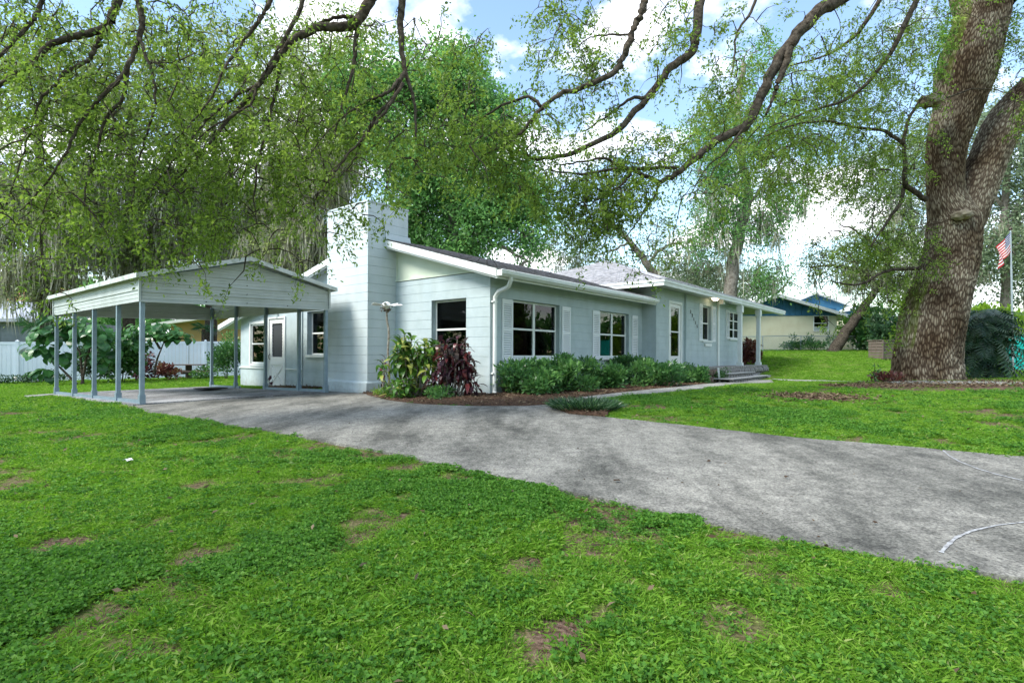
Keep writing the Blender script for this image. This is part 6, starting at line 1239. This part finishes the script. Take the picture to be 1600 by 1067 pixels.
# ------------------------------------------------------------------ lawn: blades and clover
lib = bpy.data.collections.new('lawn_tufts')
def tuft(name, kind, seed):
    r = np.random.default_rng(seed); 
    if kind == 'blade':
        n = 26; a = r.random(n) * 6.28; rr = np.sqrt(r.random(n)) * .055; P = np.stack([np.cos(a) * rr, np.sin(a) * rr, np.zeros(n) - .005], 1); D = np.stack([np.cos(a) * .5 + r.normal(size=n) * .45, np.sin(a) * .5 + r.normal(size=n) * .45, np.ones(n) * .8], 1); L, Wd, m_ = r.uniform(.035, .085, n), .006, 'grass_blade'
    elif kind == 'runner':
        n = 30; a = r.random(n) * 6.28; rr = np.sqrt(r.random(n)) * .075; P = np.stack([np.cos(a) * rr, np.sin(a) * rr, r.random(n) * .02], 1); D = np.stack([r.normal(size=n), r.normal(size=n), np.ones(n) * .35], 1); L, Wd, m_ = r.uniform(.03, .07, n), .009, 'grass_blade'
    else:
        k = 13; P, D = [], []
        for i in range(k):
            a = r.random() * 6.28; q = math.sqrt(r.random()) * .06; c = np.array([math.cos(a) * q, math.sin(a) * q, r.uniform(.015, .045)]); y = r.random() * 6.28
            for j in range(3): b = y + j * 2.09; P.append(c); D.append([math.cos(b), math.sin(b), r.uniform(-.1, .5)])
        P, D = np.array(P), np.array(D); n = len(P); L, Wd, m_ = r.uniform(.014, .026, n), r.uniform(.012, .02, n), 'clover_leaf'
    old = globals()['RNG']; o = leaves(name, P, D, L, Wd, M[m_], rnd=r.random(n), droop=.15 if kind != 'clover' else .05)
    COL.objects.unlink(o); lib.objects.link(o)
order = ['blade', 'blade', 'runner', 'runner', 'clover', 'clover', 'clover', 'blade']
for i, k in enumerate(order): tuft(f'tuft_{i}', k, 50 + i)
def lawn_points():
    out = []
    for (n, d0, d1, sc0, sc1) in ((42000, 1.2, 4.2, .55, 1.0), (46000, 4.0, 9.5, .65, 1.15), (42000, 9.3, 19, .9, 1.5), (36000, 18, 45, 1.6, 2.4)):
        d = np.sqrt(RNG.uniform(d0 ** 2, d1 ** 2, n)); x = RNG.uniform(-1.02, 1.02, n) * d * .97; keep = ~inpoly(x, d, DRIVE) & ~inpoly(x, d, PATH1) & ~inpoly(x, d, PATH2) & ~inpoly(x, d, BED) & ~inpoly(x, d, BED2) & ~inpoly(x, d, CSLAB) & ~inpoly(x, d, strip)
        hp = [loc2w(-.1, -.1), loc2w(6.9, -.1), loc2w(6.9, -1.0), loc2w(9, -2.4), loc2w(14.3, -2.2), loc2w(14.5, -1.5), loc2w(16.5, -1.4), loc2w(16.5, 11), loc2w(-.1, 11)]; keep &= ~inpoly(x, d, hp)
        b = bare(x, d); keep &= RNG.random(n) > b * .93; x, d, b = x[keep], d[keep], b[keep]
        s = RNG.uniform(sc0, sc1, len(x)) * (1 - .35 * b) * (.8 + .5 * fbm(x, d, .9, 77)); out.append(np.stack([x, d, s], 1))
    return np.concatenate(out)
LP = lawn_points(); LZ = np.array([g(a, b) for a, b in LP[:, :2]])
me = bpy.data.meshes.new('lawn_grass'); me.vertices.add(len(LP)); me.vertices.foreach_set('co', np.stack([LP[:, 0], LP[:, 1], LZ], 1).astype(np.float32).ravel())
for nm, arr in (('sc', LP[:, 2]),): a = me.attributes.new(nm, 'FLOAT', 'POINT'); a.data.foreach_set('value', arr.astype(np.float32))
zone = fbm(LP[:, 0], LP[:, 1], .8, 91); zone2 = fbm(LP[:, 0], LP[:, 1], .45, 17)
clov = RNG.random(len(LP)) < np.clip((zone - .52) * 6, .08, .72) * (LP[:, 1] < 12)
ki = np.where(clov, RNG.integers(4, 7, len(LP)), np.where(RNG.random(len(LP)) < .5, RNG.integers(0, 2, len(LP)), np.where(RNG.random(len(LP)) < .85, RNG.integers(2, 4, len(LP)), 7)))
a = me.attributes.new('kind_index', 'INT', 'POINT'); a.data.foreach_set('value', ki.astype(np.int32))
lawn = link('lawn_grass', me, None); tag(lawn, 'patchy green grass and clover covering the whole yard', 'grass', kind='stuff')
ng = bpy.data.node_groups.new('lawn_scatter', 'GeometryNodeTree'); ng.interface.new_socket('Geometry', in_out='INPUT', socket_type='NodeSocketGeometry'); ng.interface.new_socket('Geometry', in_out='OUTPUT', socket_type='NodeSocketGeometry')
gi, go = ng.nodes.new('NodeGroupInput'), ng.nodes.new('NodeGroupOutput'); ip_ = ng.nodes.new('GeometryNodeInstanceOnPoints'); ci = ng.nodes.new('GeometryNodeCollectionInfo'); ci.inputs['Collection'].default_value = lib; ci.inputs['Separate Children'].default_value = True; ci.inputs['Reset Children'].default_value = True
na = ng.nodes.new('GeometryNodeInputNamedAttribute'); na.data_type = 'FLOAT'; na.inputs['Name'].default_value = 'sc'; nk = ng.nodes.new('GeometryNodeInputNamedAttribute'); nk.data_type = 'INT'; nk.inputs['Name'].default_value = 'kind_index'
rv = ng.nodes.new('FunctionNodeRandomValue'); rv.data_type = 'FLOAT_VECTOR'; rv.inputs[0].default_value = (-.15, -.15, 0); rv.inputs[1].default_value = (.15, .15, 6.283)
ng.links.new(gi.outputs[0], ip_.inputs['Points']); ng.links.new(ci.outputs[0], ip_.inputs['Instance']); ip_.inputs['Pick Instance'].default_value = True; ng.links.new(nk.outputs[0], ip_.inputs['Instance Index']); ng.links.new(rv.outputs[0], ip_.inputs['Rotation']); ng.links.new(na.outputs[0], ip_.inputs['Scale']); ng.links.new(ip_.outputs[0], go.inputs[0])
md = lawn.modifiers.new('scatter', 'NODES'); md.node_group = ng
# fallen leaves in the grass
n = 260; d = np.sqrt(RNG.uniform(1.5 ** 2, 9 ** 2, n)); x = RNG.uniform(-1, 1, n) * d * .95; k = ~inpoly(x, d, DRIVE); x, d = x[k], d[k]; Z = np.array([g(a, b) + .045 for a, b in zip(x, d)])
tag(leaves('lawn_litter', np.stack([x, d, Z], 1), RNG.normal(size=(len(x), 3)) * (1, 1, .3), RNG.uniform(.03, .06, len(x)), .02, M['dry_leaf']), 'scattered small brown leaves lying in the lawn', 'leaf litter', kind='stuff')
n = 420; d = np.sqrt(RNG.uniform(2.5 ** 2, 12 ** 2, n)); x = RNG.uniform(-.6, 1, n) * d; k = inpoly(x, d, DRIVE); x, d = x[k], d[k]; Z = np.array([g(a, b) + .036 for a, b in zip(x, d)])
tag(leaves('driveway_litter', np.stack([x, d, Z], 1), RNG.normal(size=(len(x), 3)) * (1, 1, .08), RNG.uniform(.012, .03, len(x)), .010, M['dry_leaf']), 'tiny dry leaves and specks scattered on the driveway', 'leaf litter', kind='stuff')
